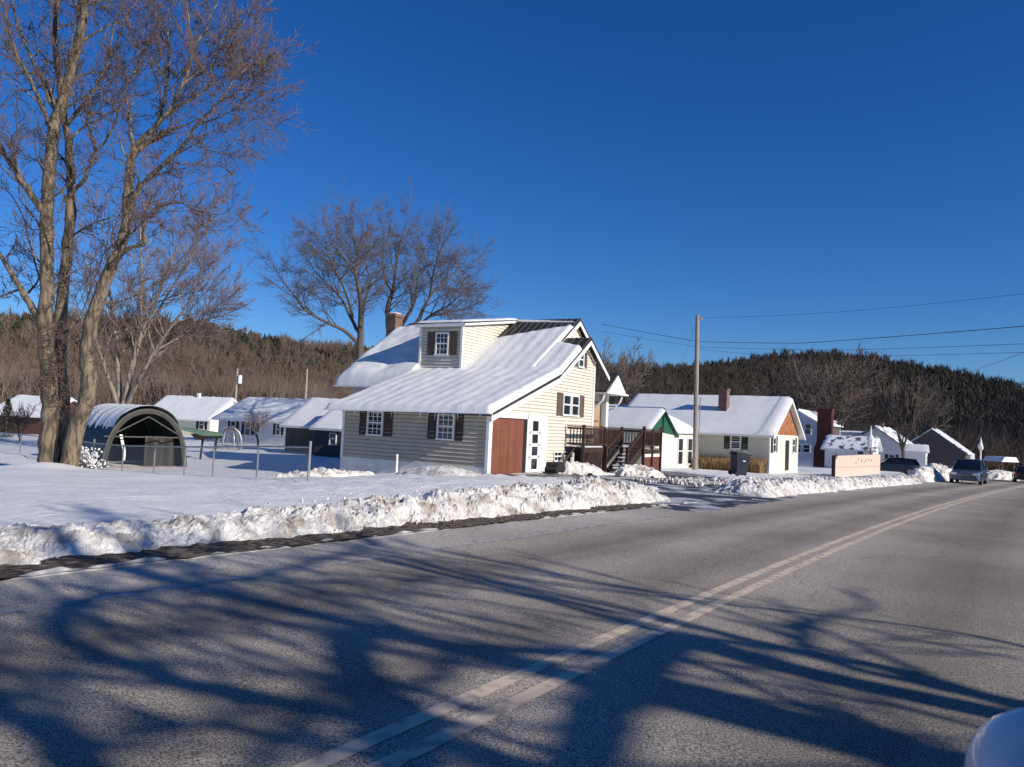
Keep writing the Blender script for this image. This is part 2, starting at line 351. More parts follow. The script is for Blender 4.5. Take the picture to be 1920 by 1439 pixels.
# ------------------------------------------------------------------ building helpers
def clap(b, fn, z0, z1, plane, axis, out, row=.145, dep=.034):
    """overlapping boards; fn(z)->(a,b) extent; axis 'x': wall runs along x at y=plane, 'y': along y at x=plane"""
    z = z0
    def P(a, o_, zz): return (a, plane+out*o_, zz) if axis == 'x' else (plane+out*o_, a, zz)
    while z < z1-1e-4:
        zt = min(z+row, z1); a0, b0 = fn(z+1e-4); a1, b1 = fn(zt-1e-4)
        if b0-a0 > .02:
            b.quad(P(a0, dep, z), P(b0, dep, z), P(b1, .003, zt), P(a1, .003, zt))
            b.quad(P(a0, .0, z), P(b0, .0, z), P(b0, dep, z), P(a0, dep, z))
        z = zt
    return b
def lap_shade_lines(par, fn, z0, z1, plane, axis, out, row, mt):  # thin dark strips paint the shade line below each board lip
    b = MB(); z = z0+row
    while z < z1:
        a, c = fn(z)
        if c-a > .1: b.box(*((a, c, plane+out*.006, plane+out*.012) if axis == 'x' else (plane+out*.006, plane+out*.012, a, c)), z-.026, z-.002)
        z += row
    return b.build('siding_lap_shade', M[mt], par)
M['lap_shade'] = mat('painted siding lap shade', (.38, .33, .25), .8); M['lap_shade_d'] = mat('dark painted lap shade', (.17, .155, .12), .8)  # tones of the painted lap shade, lighter and darker
def snow_slab(b, P00, P10, P11, P01, t, edges=(1, 1, 1, 1), r=.22, st=.16, amp=.03, rib=0, seed=1., drop=0):
    """rounded snow layer over the quad P00-P10-P11-P01; edges = (u0,u1,v0,v1) rounded or not"""
    P00, P10, P11, P01 = map(Vector, (P00, P10, P11, P01))
    lu = ((P10-P00).length+(P11-P01).length)/2; lv = ((P01-P00).length+(P11-P10).length)/2
    nu = max(3, int(lu/st)); nv = max(3, int(lv/st)); G = []
    for i in range(nu+1):
        u = i/nu; row = []
        for j in range(nv+1):
            v = j/nv; p = P00*(1-u)*(1-v)+P10*u*(1-v)+P11*u*v+P01*(1-u)*v
            e = min([9]+[w for w, k in ((u*lu, edges[0]), ((1-u)*lu, edges[1]), (v*lv, edges[2]), ((1-v)*lv, edges[3])) if k])
            k = math.sqrt(max(0, 1-(1-min(e/r, 1))**2)) if r > 0 else 1
            h = t*(.12+.88*k)*(1+.16*fb(p.x, p.y, seed, .6))+amp*fb(p.x, p.y, seed+3, 1.9)*k
            if rib: h += rib*math.sin(2*math.pi*v*lv/.62)*k
            q = p+Vector((0, 0, max(h, .01)))
            q.z -= 0
            row.append(q)
        G.append(row)
    b.grid(G)
    def sk(line, base):
        for a in range(len(line)-1): b.quad(base[a], base[a+1], line[a+1], line[a])
    def bp(u, v): return P00*(1-u)*(1-v)+P10*u*(1-v)+P11*u*v+P01*(1-u)*v
    sk([G[i][0] for i in range(nu+1)], [bp(i/nu, 0) for i in range(nu+1)])
    sk([G[i][nv] for i in range(nu, -1, -1)], [bp(i/nu, 1) for i in range(nu, -1, -1)])
    sk([G[0][j] for j in range(nv, -1, -1)], [bp(0, j/nv) for j in range(nv, -1, -1)])
    sk([G[nu][j] for j in range(nv+1)], [bp(1, j/nv) for j in range(nv+1)])
    return b
def window(par, face, plane, a0, a1, z0, z1, out, mw='white', cols=2, rows=4, fr=.07, glassm='glass'):
    """face 'x': the wall runs along local x at y=plane, 'y': along local y at x=plane. out = +-1 outward"""
    def bx(b, p, q, r_, s_, d0, d1):
        if face == 'x': b.box(p, q, plane+out*d0, plane+out*d1, r_, s_)
        else: b.box(plane+out*d0, plane+out*d1, p, q, r_, s_)
    f = MB(); bx(f, a0, a0+fr, z0, z1, .0, .07); bx(f, a1-fr, a1, z0, z1, .0, .07); bx(f, a0+fr, a1-fr, z1-fr, z1, .0, .068); bx(f, a0-.02, a1+.02, z0-.04, z0+.03, .0, .10)
    zm = (z0+z1)/2; bx(f, a0+fr, a1-fr, zm-.03, zm+.03, .0, .055)
    for i in range(1, cols): x = a0+fr+(a1-a0-2*fr)*i/cols; bx(f, x-.012, x+.012, z0+.03, z1-fr, .0, .045)
    for k in range(1, rows):
        if k*2 != rows: z = z0+(z1-z0)*k/rows; bx(f, a0+fr, a1-fr, z-.012, z+.012, .0, .043)
    o = f.build('window', M[mw], par)
    g_ = MB(); bx(g_, a0+fr*.5, a1-fr*.5, z0+.02, z1-fr*.5, .0, .028); g_.build('pane', M[glassm], o)
    return o
def shutter(par, face, plane, a0, a1, z0, z1, out, mt):
    b = MB()
    def bx(p, q, r_, s_, d0, d1):
        if face == 'x': b.box(p, q, plane+out*d0, plane+out*d1, r_, s_)
        else: b.box(plane+out*d0, plane+out*d1, p, q, r_, s_)
    bx(a0, a1, z0, z1, .012, .03)
    bx(a0, a0+.05, z0, z1, .03, .05); bx(a1-.05, a1, z0, z1, .03, .05)
    n = int((z1-z0)/.07)
    for i in range(n): z = z0+.02+(z1-z0-.04)*i/n; bx(a0+.05, a1-.05, z, z+.03, .03, .045)
    return b.build('shutter', M[mt], par)
def roofslab(b, u0, z0, u1, z1, v0, v1, th=.12, ax='y'):
    return b.prism([(u0, z0), (u1, z1), (u1, z1-th), (u0, z0-th)], v0, v1, ax)
# ------------------------------------------------------------------ main house
AZ = 29.5
hs_ = empty('house', (-.767, 28.7, -.388), R(90-AZ), 'cream clapboard house with red garage door, long sloping snowy roof and dormer', 'house')
b = MB()
b.prism([(0.03, -.35), (5.15, -.35), (5.15, 4.02), (0.03, 2.33)], .03, 7.1, 'y')
b.prism([(5.15, -.35), (9.57, -.35), (9.57, 5.2), (8.33, 6.0), (5.15, 4.02)], .03, 1.3, 'y')
b.prism([(5.2, -1.0), (13.7, -1.0), (13.7, 4.55), (9.9, 7.12), (5.2, 4.02)], 1.3, 11.2, 'y')
wall = b
def gab(z):                          # front gable extents at height z
    a = 0 if z < 2.33 else (0+(z-2.33)/(4.02-2.33)*5.15 if z < 4.02 else 5.15+(z-4.02)/(6.0-4.02)*3.18)
    c = 9.6 if z < 5.2 else 9.6-(z-5.2)/.8*1.27
    return a, c
clap(wall, gab, .02, 6.0, .03, 'x', -1)
clap(wall, lambda z: (9.6, 13.7 if z < 4.5 else 13.7-(z-4.5)/2.6*3.8), .3, 7.1, 1.3, 'x', -1)
wall.build('wall', M['siding'], hs_)
b = MB(); clap(b, lambda z: (0.11, 7.02), .25, 2.36, .03, 'y', -1, .155, .055); b.build('wall', mat('darker side siding', (.55, .49, .38), .6, (.47, .42, .33), 2.2), hs_)['label'] = 'darker clapboard side wall of the garage'  # side wall boards in a darker tone than the front
lap_shade_lines(hs_, gab, .02, 6.0, .03, 'x', -1, .145, 'lap_shade'); lap_shade_lines(hs_, lambda z: (.11, 7.02), .25, 2.36, .03, 'y', -1, .155, 'lap_shade_d')
b = MB(); b.box(-.03, 5, .05, 7.13, -1.0, .25); b.build('foundation', M['found'], hs_)
t = MB()                             # corner boards, fascia, soffit
t.box(-.05, .10, -.03, .10, .0, 2.34); t.box(9.5, 9.64, -.03, .1, .0, 5.1); t.box(-.04, .1, 7.03, 7.15, .2, 2.34)
t.box(13.62, 13.78, 1.24, 1.36, 1., 4.5)
t.box(-.40, -.36, -.33, 7.42, 2.19, 2.37); t.box(-.36, .0, -.3, 7.4, 2.22, 2.25)
t.prism([(-.40, 2.17), (5.15, 4.00), (8.33, 6.00), (10.75, 4.45), (10.75, 4.27), (8.33, 5.79), (5.15, 3.79), (-.40, 1.98)][::-1], -.33, -.30, 'y')
t.prism([(5.2, 4.15), (9.9, 7.16), (14.3, 4.4), (14.3, 4.2), (9.9, 6.95), (5.2, 3.95)][::-1], .99, 1.02, 'y')
t.build('trim', M['white'], hs_)
r_ = MB()
roofslab(r_, -.42, 2.30, 5.15, 4.14, -.32, 7.42); roofslab(r_, 5.15, 4.14, 8.36, 6.14, -.32, 1.5); roofslab(r_, 10.8, 4.58, 8.36, 6.14, -.32, 1.5)
roofslab(r_, 4.75, 3.96, 9.9, 7.30, 1.0, 11.5); roofslab(r_, 14.35, 4.52, 9.9, 7.30, 1.0, 11.5)
sm_ = MB()
for k in range(31):                  # standing seams
    v = 1.05+k*.34; sm_.prism([(4.8, 4.0), (9.88, 7.29), (9.88, 7.33), (4.8, 4.04)], v, v+.022, 'y')
for k in range(5):
    v = -.28+k*.38; sm_.prism([(5.15, 4.14), (8.36, 6.14), (8.36, 6.175), (5.15, 4.175)], v, v+.02, 'y')
roof = r_.build('roof', M['roof'], hs_); sm_.build('seams', mat('worn seam metal', (.10, .095, .09), .5), roof)
sn = MB()
snow_slab(sn, (-.55, -.34, 2.25), (5.4, -.34, 4.24), (5.25, 7.55, 4.18), (-.66, 7.62, 2.14), .26, (1, 0, 1, 1), .26, .11, .016, .010)
snow_slab(sn, (5.3, -.34, 4.22), (7.25, -.34, 5.46), (7.7, 1.02, 5.74), (5.3, 1.02, 4.22), .22, (0, 1, 1, 0), .14, .11, .01, .012)
snow_slab(sn, (5.2, 1.0, 4.24), (9.15, 1.0, 6.80), (7.95, 4.78, 6.02), (5.2, 4.78, 4.24), .17, (0, 1, 1, 0), .14, .11, .014, .010)
snow_slab(sn, (4.25, 7.2, 3.36), (8.9, 7.2, 6.60), (8.3, 11.55, 6.22), (4.25, 11.7, 3.36), .62, (1, 0, 0, 1), .6, .12, .03)
snow_slab(sn, (9.5, 1.1, 7.05), (9.95, 4.8, 7.3), (9.95, 11.4, 7.3), (9.7, 4.8, 7.18), .06, (1, 0, 0, 0), .08, .2, .01)
snow_slab(sn, (10.0, 5.0, 7.22), (14.3, 5.0, 4.55), (14.3, 11.4, 4.55), (10.0, 11.4, 7.22), .18, (0, 1, 1, 1), .2, .4, .03)
s_o = sn.build('roof_snow', M['roofsnow'], roof, smooth=True)
# dormer
dm = MB(); dm.prism([(5.17, 4.0), (5.17, 6.43), (9.6, 7.12), (9.6, 6.6)], 4.79, 7.16, 'y')
clap(dm, lambda z: (4.79, 7.16), 4.12, 6.42, 5.17, 'y', -1, .155, .05)
clap(dm, lambda z: (5.15, min(9.7, 5.15+(z-4.0)/.648)) if z < 6.4 else (5.15+(z-6.4)/.16, 5.15+(z-4.)/.648), 4.1, 7.0, 4.79, 'x', -1)
dmo = dm.build('dormer', M['siding'], hs_); lap_shade_lines(dmo, lambda z: (4.87, 7.09), 4.12, 6.42, 5.17, 'y', -1, .155, 'lap_shade_d')
lap_shade_lines(dmo, lambda z: (5.23, min(9.7, 5.15+(z-4.0)/.648)) if z < 6.4 else (5.25+(z-6.4)/.16, 5.15+(z-4.)/.648), 4.1, 7.0, 4.79, 'x', -1, .145, 'lap_shade')
t = MB(); t.box(5.09, 5.22, 4.74, 4.86, 4.1, 6.42); t.box(5.09, 5.2, 7.1, 7.21, 4.1, 6.42); t.box(4.93, 4.97, 4.55, 7.4, 6.33, 6.50)
t.prism([(4.93, 6.36), (9.7, 7.12), (9.7, 7.28), (4.93, 6.50)], 4.55, 4.59, 'y'); t.build('trim', M['white'], dmo)
t = MB(); t.prism([(4.93, 6.53), (9.95, 7.33), (9.95, 7.29), (4.93, 6.46)], 4.53, 7.42, 'y'); t.build('dormer_roof', M['roof'], dmo)
sn = MB(); snow_slab(sn, (4.98, 4.55, 6.52), (9.9, 4.55, 7.32), (9.9, 7.4, 7.32), (4.98, 7.4, 6.52), .10, (1, 0, 1, 1), .1, .14, .02); sn.build('dormer_snow', M['roofsnow'], dmo, smooth=True)
window(dmo, 'y', 5.15, 5.52, 6.27, 5.03, 6.08, -1, cols=3)
shutter(dmo, 'y', 5.15, 5.05, 5.48, 5.0, 6.1, -1, 'shutter_l'); shutter(dmo, 'y', 5.15, 6.31, 6.74, 5.0, 6.1, -1, 'shutter_l')
# garage side windows
for a0, a1, s0, s1 in ((5.0, 5.82, 4.52, 6.22), (1.54, 2.34, 1.14, 2.78)):
    window(hs_, 'y', .01, a0, a1, 1.22, 2.22, -1, cols=3)
    shutter(hs_, 'y', .01, s0, a0-.05, 1.2, 2.24, -1, 'shutter'); shutter(hs_, 'y', .01, a1+.05, s1, 1.2, 2.24, -1, 'shutter')
# gable windows
window(hs_, 'x', .01, 6.17, 6.98, 2.45, 3.38, -1, cols=1, rows=2); window(hs_, 'x', .01, 7.06, 7.87, 2.45, 3.38, -1, cols=1, rows=2)
shutter(hs_, 'x', .01, 5.62, 6.12, 2.4, 3.42, -1, 'shutter_l'); shutter(hs_, 'x', .01, 7.93, 8.45, 2.4, 3.42, -1, 'shutter_l')
window(hs_, 'x', .01, 7.6, 8.2, 4.72, 5.42, -1, cols=1, rows=2)
shutter(hs_, 'x', .01, 7.22, 7.55, 4.7, 5.45, -1, 'shutter_l'); shutter(hs_, 'x', .01, 8.25, 8.58, 4.7, 5.45, -1, 'shutter_l')
for u in (5.5, 6.5): window(hs_, 'x', .01, u, u+.75, .42, .82, -1, cols=2, rows=2, fr=.04)
# garage door
fr = MB(); fr.box(-.02+.13, 3.0, -.05, .02, 2.16, 2.34); fr.box(.10, .16, -.05, .02, 0, 2.16); fr.box(2.92, 3.08, -.05, .02, 0, 2.34); fr.box(4.56, 4.72, -.05, .02, -.02, 2.40); fr.box(3.08, 4.56, -.05, .02, 2.24, 2.40)
fr.build('door_frame', M['white'], hs_)
gd = MB(); gd.box(.16, 2.66, -.02, .015, 0, 2.12)
for i in range(4):
    for k in range(4): gd.box(.22+k*.61, .22+k*.61+.55, -.034, -.02, .04+i*.53, .04+i*.53+.47)
gd.build('garage_door', M['gdoor'], hs_, bevel=.006)
j = MB(); j.box(2.66, 2.92, -.03, .015, 0, 2.16); j.box(.16, 2.66, -.025, .015, 2.12, 2.16); j.build('door_jamb', M['dark'], hs_)
rnd = random.Random(2)
M['ice'] = mat('ice', (.75, .80, .85), .1, spec=.6)
for i in range(30):
    v = rnd.uniform(2.6, 7.3) if i > 12 else rnd.uniform(0, 3); l = rnd.uniform(.06, .28); ic = MB(); ic.tube([(-.44, v, 2.22), (-.44, v+.01, 2.22-l*.6), (-.44, v+.01, 2.22-l)], [.016, .009, .001], 5); ic.build('icicle', M['ice'], roof)
sdr = MB(); sdr.box(3.08, 4.1, -.04, .015, 0, 2.24)
for z0, z1 in ((.0, .12), (.55, .68), (1.05, 1.18), (1.55, 1.68), (2.1, 2.24)): sdr.box(3.08, 4.1, -.07, -.04, z0, z1)
sdr.box(3.08, 3.34, -.07, -.04, .12, 2.1); sdr.box(3.86, 4.1, -.07, -.04, .12, 2.1)
so_ = sdr.build('side_door', M['white'], hs_)
for z0, z1 in ((.12, .55), (.68, 1.05), (1.18, 1.55), (1.68, 2.1)): MB().box(3.34, 3.86, -.05, -.041, z0, z1).build('pane', M['glass'], so_)
MB().box(4.1, 4.56, -.03, .015, 0, 2.24).build('side_panel', M['white'], hs_)
lt = MB(); lt.tube([(4.2, -.02, 3.6), (4.2, -.16, 3.62)], .05, 8); lt.tube([(4.2, -.12, 3.6), (4.1, -.22, 3.5)], [.04, .08], 8); lt.tube([(4.2, -.12, 3.6), (4.32, -.22, 3.5)], [.04, .08], 8); lt.build('floodlight', M['grey'], hs_)
# entry door and porch roof
dr = MB(); dr.box(12.35, 13.3, 1.2, 1.28, 1.05, 3.15); dr.build('entry_door', mat('tan door', (.42, .30, .20), .5, (.36, .25, .17), 4), hs_)
fr = MB(); fr.box(12.2, 12.35, 1.15, 1.28, 1.05, 3.3); fr.box(13.3, 13.45, 1.15, 1.28, 1.05, 3.3); fr.box(12.35, 13.3, 1.15, 1.28, 3.15, 3.3); fr.build('entry_frame', M['shutter_l'], hs_)
window(hs_, 'x', 1.28, 12.55, 13.1, 2.3, 2.95, -1, mw='shutter_l', cols=2, rows=2, fr=.05)
MB().box(13.55, 13.85, .95, 1.25, .9, 3.85).build('porch_post', M['white'], hs_)
pr_ = MB(); roofslab(pr_, 11.55, 3.85, 13.1, 4.88, .15, 1.4, .08); roofslab(pr_, 14.65, 3.85, 13.1, 4.88, .15, 1.4, .08); po = pr_.build('porch_roof', M['roof'], hs_)
pg = MB(); pg.prism([(11.85, 3.80), (14.35, 3.80), (13.1, 4.74)], .18, .30, 'y'); clap(pg, lambda z: (11.85+(z-3.8)*1.33, 14.35-(z-3.8)*1.33), 3.8, 4.72, .18, 'x', -1, .13)
pg.box(11.6, 14.6, .12, 1.28, 3.72, 3.80); pg.build('porch_gable', M['white'], po)
br_ = MB()
for u in (11.8, 14.2):
    pts = [(u, 1.2, 2.9), (u, .75, 3.05), (u, .45, 3.35), (u, .32, 3.72)]; br_ = MB(); br_.tube(pts, .05, 6); br_.build('porch_bracket', M['white'], po)
# chimney
ch = MB(); ch.box(8.35, 9.0, 11.3, 11.9, -1.2, 7.45); ch.box(8.28, 9.07, 11.24, 11.96, 7.45, 7.62); ch.box(8.4, 8.95, 11.4, 11.9, 7.62, 7.7)
cho = ch.build('chimney', M['brick'], hs_); sn = MB(); snow_slab(sn, (8.3, 11.26, 7.62), (9.05, 11.26, 7.62), (9.05, 11.94, 7.62), (8.3, 11.94, 7.62), .1, r=.2); sn.build('chimney_snow', M['roofsnow'], cho, smooth=True)
# ------------------------------------------------------------------ deck with stairs (own thing, local frame of the house)
dk = empty('deck', (-.767, 28.7, -.388), R(90-AZ), 'dark brown wooden deck with railings and snowy stairs beside the cream house', 'deck')
FL = 1.05
b = MB(); b.box(6.6, 10.9, -.9, -.06, FL-.04, FL); b.box(9.75, 13.6, -.9, 1.2, FL-.04, FL-.001); b.box(10.9, 13.6, -2.1, -.9, FL-.04, FL)
b.box(6.6, 9.7, -.9, -.86, FL-.24, FL-.04); b.box(11.1, 13.6, -2.12, -2.08, FL-.26, FL-.05)
b.build('floor', M['deck'], dk)
def rail(b, p, q, z0=FL, h=.95, n=None, zb=None, post=True):
    """railing from p to q; z0 may be (z at p, z at q)"""
    p = Vector((*p, 0)); q = Vector((*q, 0)); za, zc = (z0 if isinstance(z0, tuple) else (z0, z0)); d = q-p; L = d.length; t = d.normalized(); nrm = Vector((-t.y, t.x, 0))
    def bar(a, c, w, hh):
        for s in (0,):
            A = [a+nrm*w, a-nrm*w, a-nrm*w+Vector((0, 0, hh)), a+nrm*w+Vector((0, 0, hh))]; Bq = [c+nrm*w, c-nrm*w, c-nrm*w+Vector((0, 0, hh)), c+nrm*w+Vector((0, 0, hh))]
            k = len(b.v); b.v += [tuple(x) for x in A+Bq]; b.f += [tuple(k+i for i in f_) for f_ in ((0, 1, 2, 3), (7, 6, 5, 4), (0, 4, 5, 1), (1, 5, 6, 2), (2, 6, 7, 3), (3, 7, 4, 0))]
    bar(p+Vector((0, 0, za+h-.05)), q+Vector((0, 0, zc+h-.05)), .06, .05); bar(p+Vector((0, 0, za+h-.16)), q+Vector((0, 0, zc+h-.16)), .02, .09); bar(p+Vector((0, 0, za+.10)), q+Vector((0, 0, zc+.10)), .02, .09)
    n = n or max(2, int(L/.15))
    for i in range(1, n):
        c = p.lerp(q, i/n); z = za+(zc-za)*i/n; b.box(c.x-.02, c.x+.02, c.y-.02, c.y+.02, z+.10, z+h-.1)
for p, q in (((6.6, -.9), (9.0, -.9)), ((9.0, -.9), (11.0, -.9)), ((11.1, -2.1), (13.6, -2.1)), ((13.6, -2.1), (13.6, 1.2)), ((6.6, -.9), (6.6, -.1))):
    b = MB(); rail(b, p, q); b.build('railing', M['deck'], dk)
for y in (-2.05, -1.0):
    b = MB(); rail(b, (9.05, y), (11.05, y), (.12, FL), .92); b.build('stair_rail', M['deck'], dk)
for x, y, z1 in ((6.6, -.9, 2.05), (9.0, -.9, 2.0), (11.05, -.95, 2.05), (11.05, -2.1, 2.12), (13.6, -2.1, 2.12), (13.6, 1.2, 2.05), (9.0, -1.0, 1.12), (9.0, -2.05, 1.12), (12.3, -2.1, 2.0)):
    MB().box(x-.06, x+.06, y-.06, y+.06, -.3, z1).build('post', M['deck'], dk)
for i in range(6):
    u1 = 11.05-i*.34; z = FL-.17*(i+1); MB().box(u1-.36, u1, -1.98, -1.06, z-.04, z).build('tread', M['deck'], dk)
    rnd = random.Random(i); s_ = MB(); snow_slab(s_, (u1-.34, -1.95+rnd.random()*.2, z), (u1-.02, -1.95+rnd.random()*.2, z), (u1-.02, -1.1-rnd.random()*.3, z), (u1-.34, -1.1-rnd.random()*.3, z), .07, r=.1, st=.06); s_.build('tread_snow', M['roofsnow'], dk, smooth=True)
st_ = MB(); 
for y in (-2.0, -1.05): st_.prism([(11.05, FL-.04), (11.05, FL-.32), (9.0, -.28), (9.0, .02)], y-.02, y+.02, 'y')
st_.build('stringer', M['deck'], dk)
sk = MB(); sk.box(11.1, 13.55, -2.06, -2.03, -.3, FL-.42)
for i in range(16): sk.box(11.12+i*.152, 11.12+i*.152+.13, -2.075, -2.06, -.3, FL-.42)
sk.build('skirt', M['deckred'], dk); sk = MB(); sk.box(11.12, 13.55, -2.085, -2.05, FL-.42, FL-.27); sk.build('skirt_board', M['white'], dk)
lat = MB()
for i in range(-6, 24):
    u = 6.6+i*.14
    for sgn in (1, -1):
        a = (u, 0.0) if sgn > 0 else (u+.84, 0.0); c = (u+.84, .84) if sgn > 0 else (u, .84)
        if 6.5 < min(a[0], c[0]) and max(a[0], c[0]) < 9.1: lat.tube([(a[0], -.86-.02*sgn, a[1]), (c[0], -.86-.02*sgn, c[1])], .016, 4)
lat.build('lattice', M['deck'], dk)
MB().box(6.6, 9.0, -.80, -.78, -.2, FL-.2).build('under_deck_shade', M['dark'], dk)  # dark panel painting the shade below the deck, seen through the lattice
ds_ = MB(); snow_slab(ds_, (6.7, -.85, FL), (9.7, -.85, FL), (9.7, -.1, FL), (6.7, -.1, FL), .10, r=.15, st=.12); snow_slab(ds_, (11.2, -2.0, FL), (13.5, -2.0, FL), (13.5, 1.0, FL), (11.2, 1.0, FL), .07, r=.15, st=.15)
ds_.build('floor_snow', M['roofsnow'], dk, smooth=True)
# cellar handrail left of the deck, dark log pile, white vent pipe
def hl(u, v, z=0):                   # point in the main house frame
    a = R(AZ); return Vector((-.767+math.sin(a)*u-math.cos(a)*v, 28.7+math.cos(a)*u+math.sin(a)*v, -.388+z))
lp = empty('log_pile', hl(4.95, -.35), R(90-AZ), 'low dark pile of logs on the ground beside the white side door', 'log pile')
b = MB()
for i, (x, z) in enumerate(((-.25, .1), (0, .1), (.25, .1), (.5, .1), (-.12, .28), (.14, .28), (.38, .28))): b.tube([(x, -.25, z), (x+.03, .3, z)], .12, 9)
b.build('logs', M['dark'], lp)
hr = empty('handrail', hl(6.3, -.5), R(90-AZ), 'dark sloping handrail leaning down from the left end of the deck', 'handrail')
b = MB(); b.tube([(0.2, 0, .95), (-.9, 0, .35)], .045, 6); b.tube([(0.2, .12, .75), (-.9, .12, .15)], .035, 6); b.build('rails', M['deck'], hr)
b = MB(); b.box(-.05, .02, -.04, .04, -.1, .6); b.box(.1, .17, -.04, .04, -.1, .8); b.build('posts', M['white'], hr)
vp = empty('vent_pipe', hl(-.25, 4.02, -.25), 0, 'short white pipe standing in the snow against the garage side wall', 'pipe')
b = MB(); b.tube([(0, 0, -.1), (0, 0, .72)], .05, 10); b.build('pipe', M['white'], vp); b = MB(); b.tube([(0, 0, .70), (0, 0, .78)], .065, 10); b.build('cap', M['white'], vp)
# ------------------------------------------------------------------ neighbour house (long, low, orange gable)
A2 = 34.0; O2 = (17.0, 50.4, -.93)
h2 = empty('house', O2, R(90-A2), 'long single storey house with snowy roof, orange shingled gable and green front gable', 'house')
M['beige'] = mat('beige clapboard', (.62, .58, .48), .6, (.56, .53, .44), 2.5)
M['cream'] = mat('cream render', (.74, .70, .58), .7, (.70, .66, .54), 3)
M['orange'] = mat('orange cedar shingles', (.42, .18, .075), .8, (.20, .075, .035), 7, contrast=(.4, .6))
M['green'] = mat('green boards', (.014, .075, .045), .6, (.018, .09, .055), 5)
M['shut_g'] = mat('dark green shutter', (.02, .03, .025), .6)
b = MB(); b.prism([(0, -.4), (0, 2.6), (3.9, 5.0), (7.5, 2.6), (7.5, -.4)], 0, 11.3, 'y'); clap(b, lambda z: (0.02, 11.2), .05, 2.6, 0, 'y', -1, .15)
b.build('wall', M['beige'], h2)
MB().box(0, 7.5, -.03, -.005, -.3, 2.62).build('front_wall', M['cream'], h2)
b = MB(); b.prism([(0.05, 2.62), (3.9, 4.95), (7.45, 2.62)], -.06, -.02, 'y')
b.build('gable', M['orange'], h2)
r_ = MB(); roofslab(r_, -.45, 2.50, 3.9, 5.12, -.4, 11.5); roofslab(r_, 8.0, 2.45, 3.9, 5.12, -.4, 11.5)
rf2 = r_.build('roof', M['white'], h2)
sn = MB(); snow_slab(sn, (-.5, -.42, 2.5), (3.95, -.42, 5.13), (3.95, 11.5, 5.13), (-.5, 11.5, 2.5), .18, (1, 0, 1, 1), .2, .25, .012)
snow_slab(sn, (8.0, -.42, 2.47), (3.95, -.42, 5.13), (3.95, 11.5, 5.13), (8.0, 11.5, 2.47), .15, (1, 0, 1, 1), .2, .5, .03); sn.build('roof_snow', M['roofsnow'], rf2, smooth=True)
t = MB(); t.prism([(-.46, 2.48), (3.9, 5.10), (8.02, 2.43), (8.02, 2.26), (3.9, 4.9), (-.46, 2.28)][::-1], -.44, -.40, 'y'); t.box(-.03, .06, -.06, .04, -.3, 2.55); t.build('trim', M['white'], h2)
window(h2, 'y', 0, 1.86, 2.56, 1.55, 2.45, -1, cols=1, rows=2); shutter(h2, 'y', 0, 2.62, 3.0, 1.5, 2.5, -1, 'shut_g'); shutter(h2, 'y', 0, 1.40, 1.80, 1.5, 2.5, -1, 'shut_g')
window(h2, 'x', -.02, .65, 1.35, 1.45, 2.45, -1, cols=1, rows=2); shutter(h2, 'x', -.02, .25, .6, 1.4, 2.5, -1, 'shut_g'); shutter(h2, 'x', -.02, 1.4, 1.75, 1.4, 2.5, -1, 'shut_g')
window(h2, 'x', -.02, 5.7, 6.4, 1.4, 2.4, -1, cols=1, rows=2); shutter(h2, 'x', -.02, 6.5, 6.9, 1.35, 2.45, -1, 'shut_g')
MB().box(3.9, 4.85, -.06, -.03, .15, 2.25).build('door', M['shut_g'], h2)
b = MB(); b.box(1.9, 2.5, 3.55, 4.15, 3.4, 5.55); b.box(1.84, 2.56, 3.49, 4.21, 5.55, 5.68); b.build('chimney', M['brick'], h2)
# left extension and green gabled wing
b = MB(); b.prism([(0.6, -.4), (0.6, 2.3), (3.6, 4.1), (6.6, 2.3), (6.6, -.4)], 11.3, 15.5, 'y'); b.build('extension', M['beige'], h2)
r_ = MB(); roofslab(r_, .2, 2.1, 3.6, 4.2, 11.55, 15.8); roofslab(r_, 7, 2.1, 3.6, 4.2, 11.55, 15.8); eo = r_.build('extension_roof', M['white'], h2)
sn = MB(); snow_slab(sn, (.15, 11.6, 2.1), (3.6, 11.6, 4.22), (3.6, 15.8, 4.22), (.15, 15.8, 2.1), .2, (1, 0, 0, 1), st=.3); sn.build('extension_snow', M['roofsnow'], eo, smooth=True)
wg = [(-8.0, -.4), (-8.0, 2.62), (-6.07, 3.66), (-3.9, 2.34), (-3.9, -.4)]
b = MB(); b.prism(wg, 5.0, 9.5, 'y'); b.box(-3.9, -.01, 5.002, 7.5, -.4, 2.36); b.build('wing', M['cream'], h2)
b = MB(); b.prism([(-8.0, 2.55), (-6.07, 3.66), (-3.9, 2.26)], 4.93, 4.985, 'y'); b.build('wing_gable', M['green'], h2)
r_ = MB(); r_.prism([(-8.3, 2.46), (-6.07, 3.80), (-6.07, 3.68), (-8.3, 2.34)], 4.75, 9.6, 'y'); r_.prism([(-3.65, 2.20), (-6.07, 3.80), (-6.07, 3.68), (-3.65, 2.10)], 4.75, 9.6, 'y'); wr = r_.build('wing_roof', M['green'], h2)
sn = MB(); snow_slab(sn, (-8.35, 4.72, 2.47), (-6.05, 4.72, 3.81), (-6.05, 9.6, 3.81), (-8.35, 9.6, 2.47), .15, (1, 0, 1, 1), .14, .2, .01)
snow_slab(sn, (-3.62, 4.78, 2.22), (-6.05, 4.78, 3.81), (-6.05, 9.6, 3.81), (-3.62, 9.6, 2.22), .08, (1, 0, 1, 1), .1, .2, .01)
snow_slab(sn, (-3.85, 4.74, 2.38), (.0, 4.74, 2.42), (.3, 5.6, 2.85), (-5.7, 5.35, 3.66), .14, (0, 1, 1, 0), .12, .16, .01); sn.build('wing_snow', M['roofsnow'], wr, smooth=True)
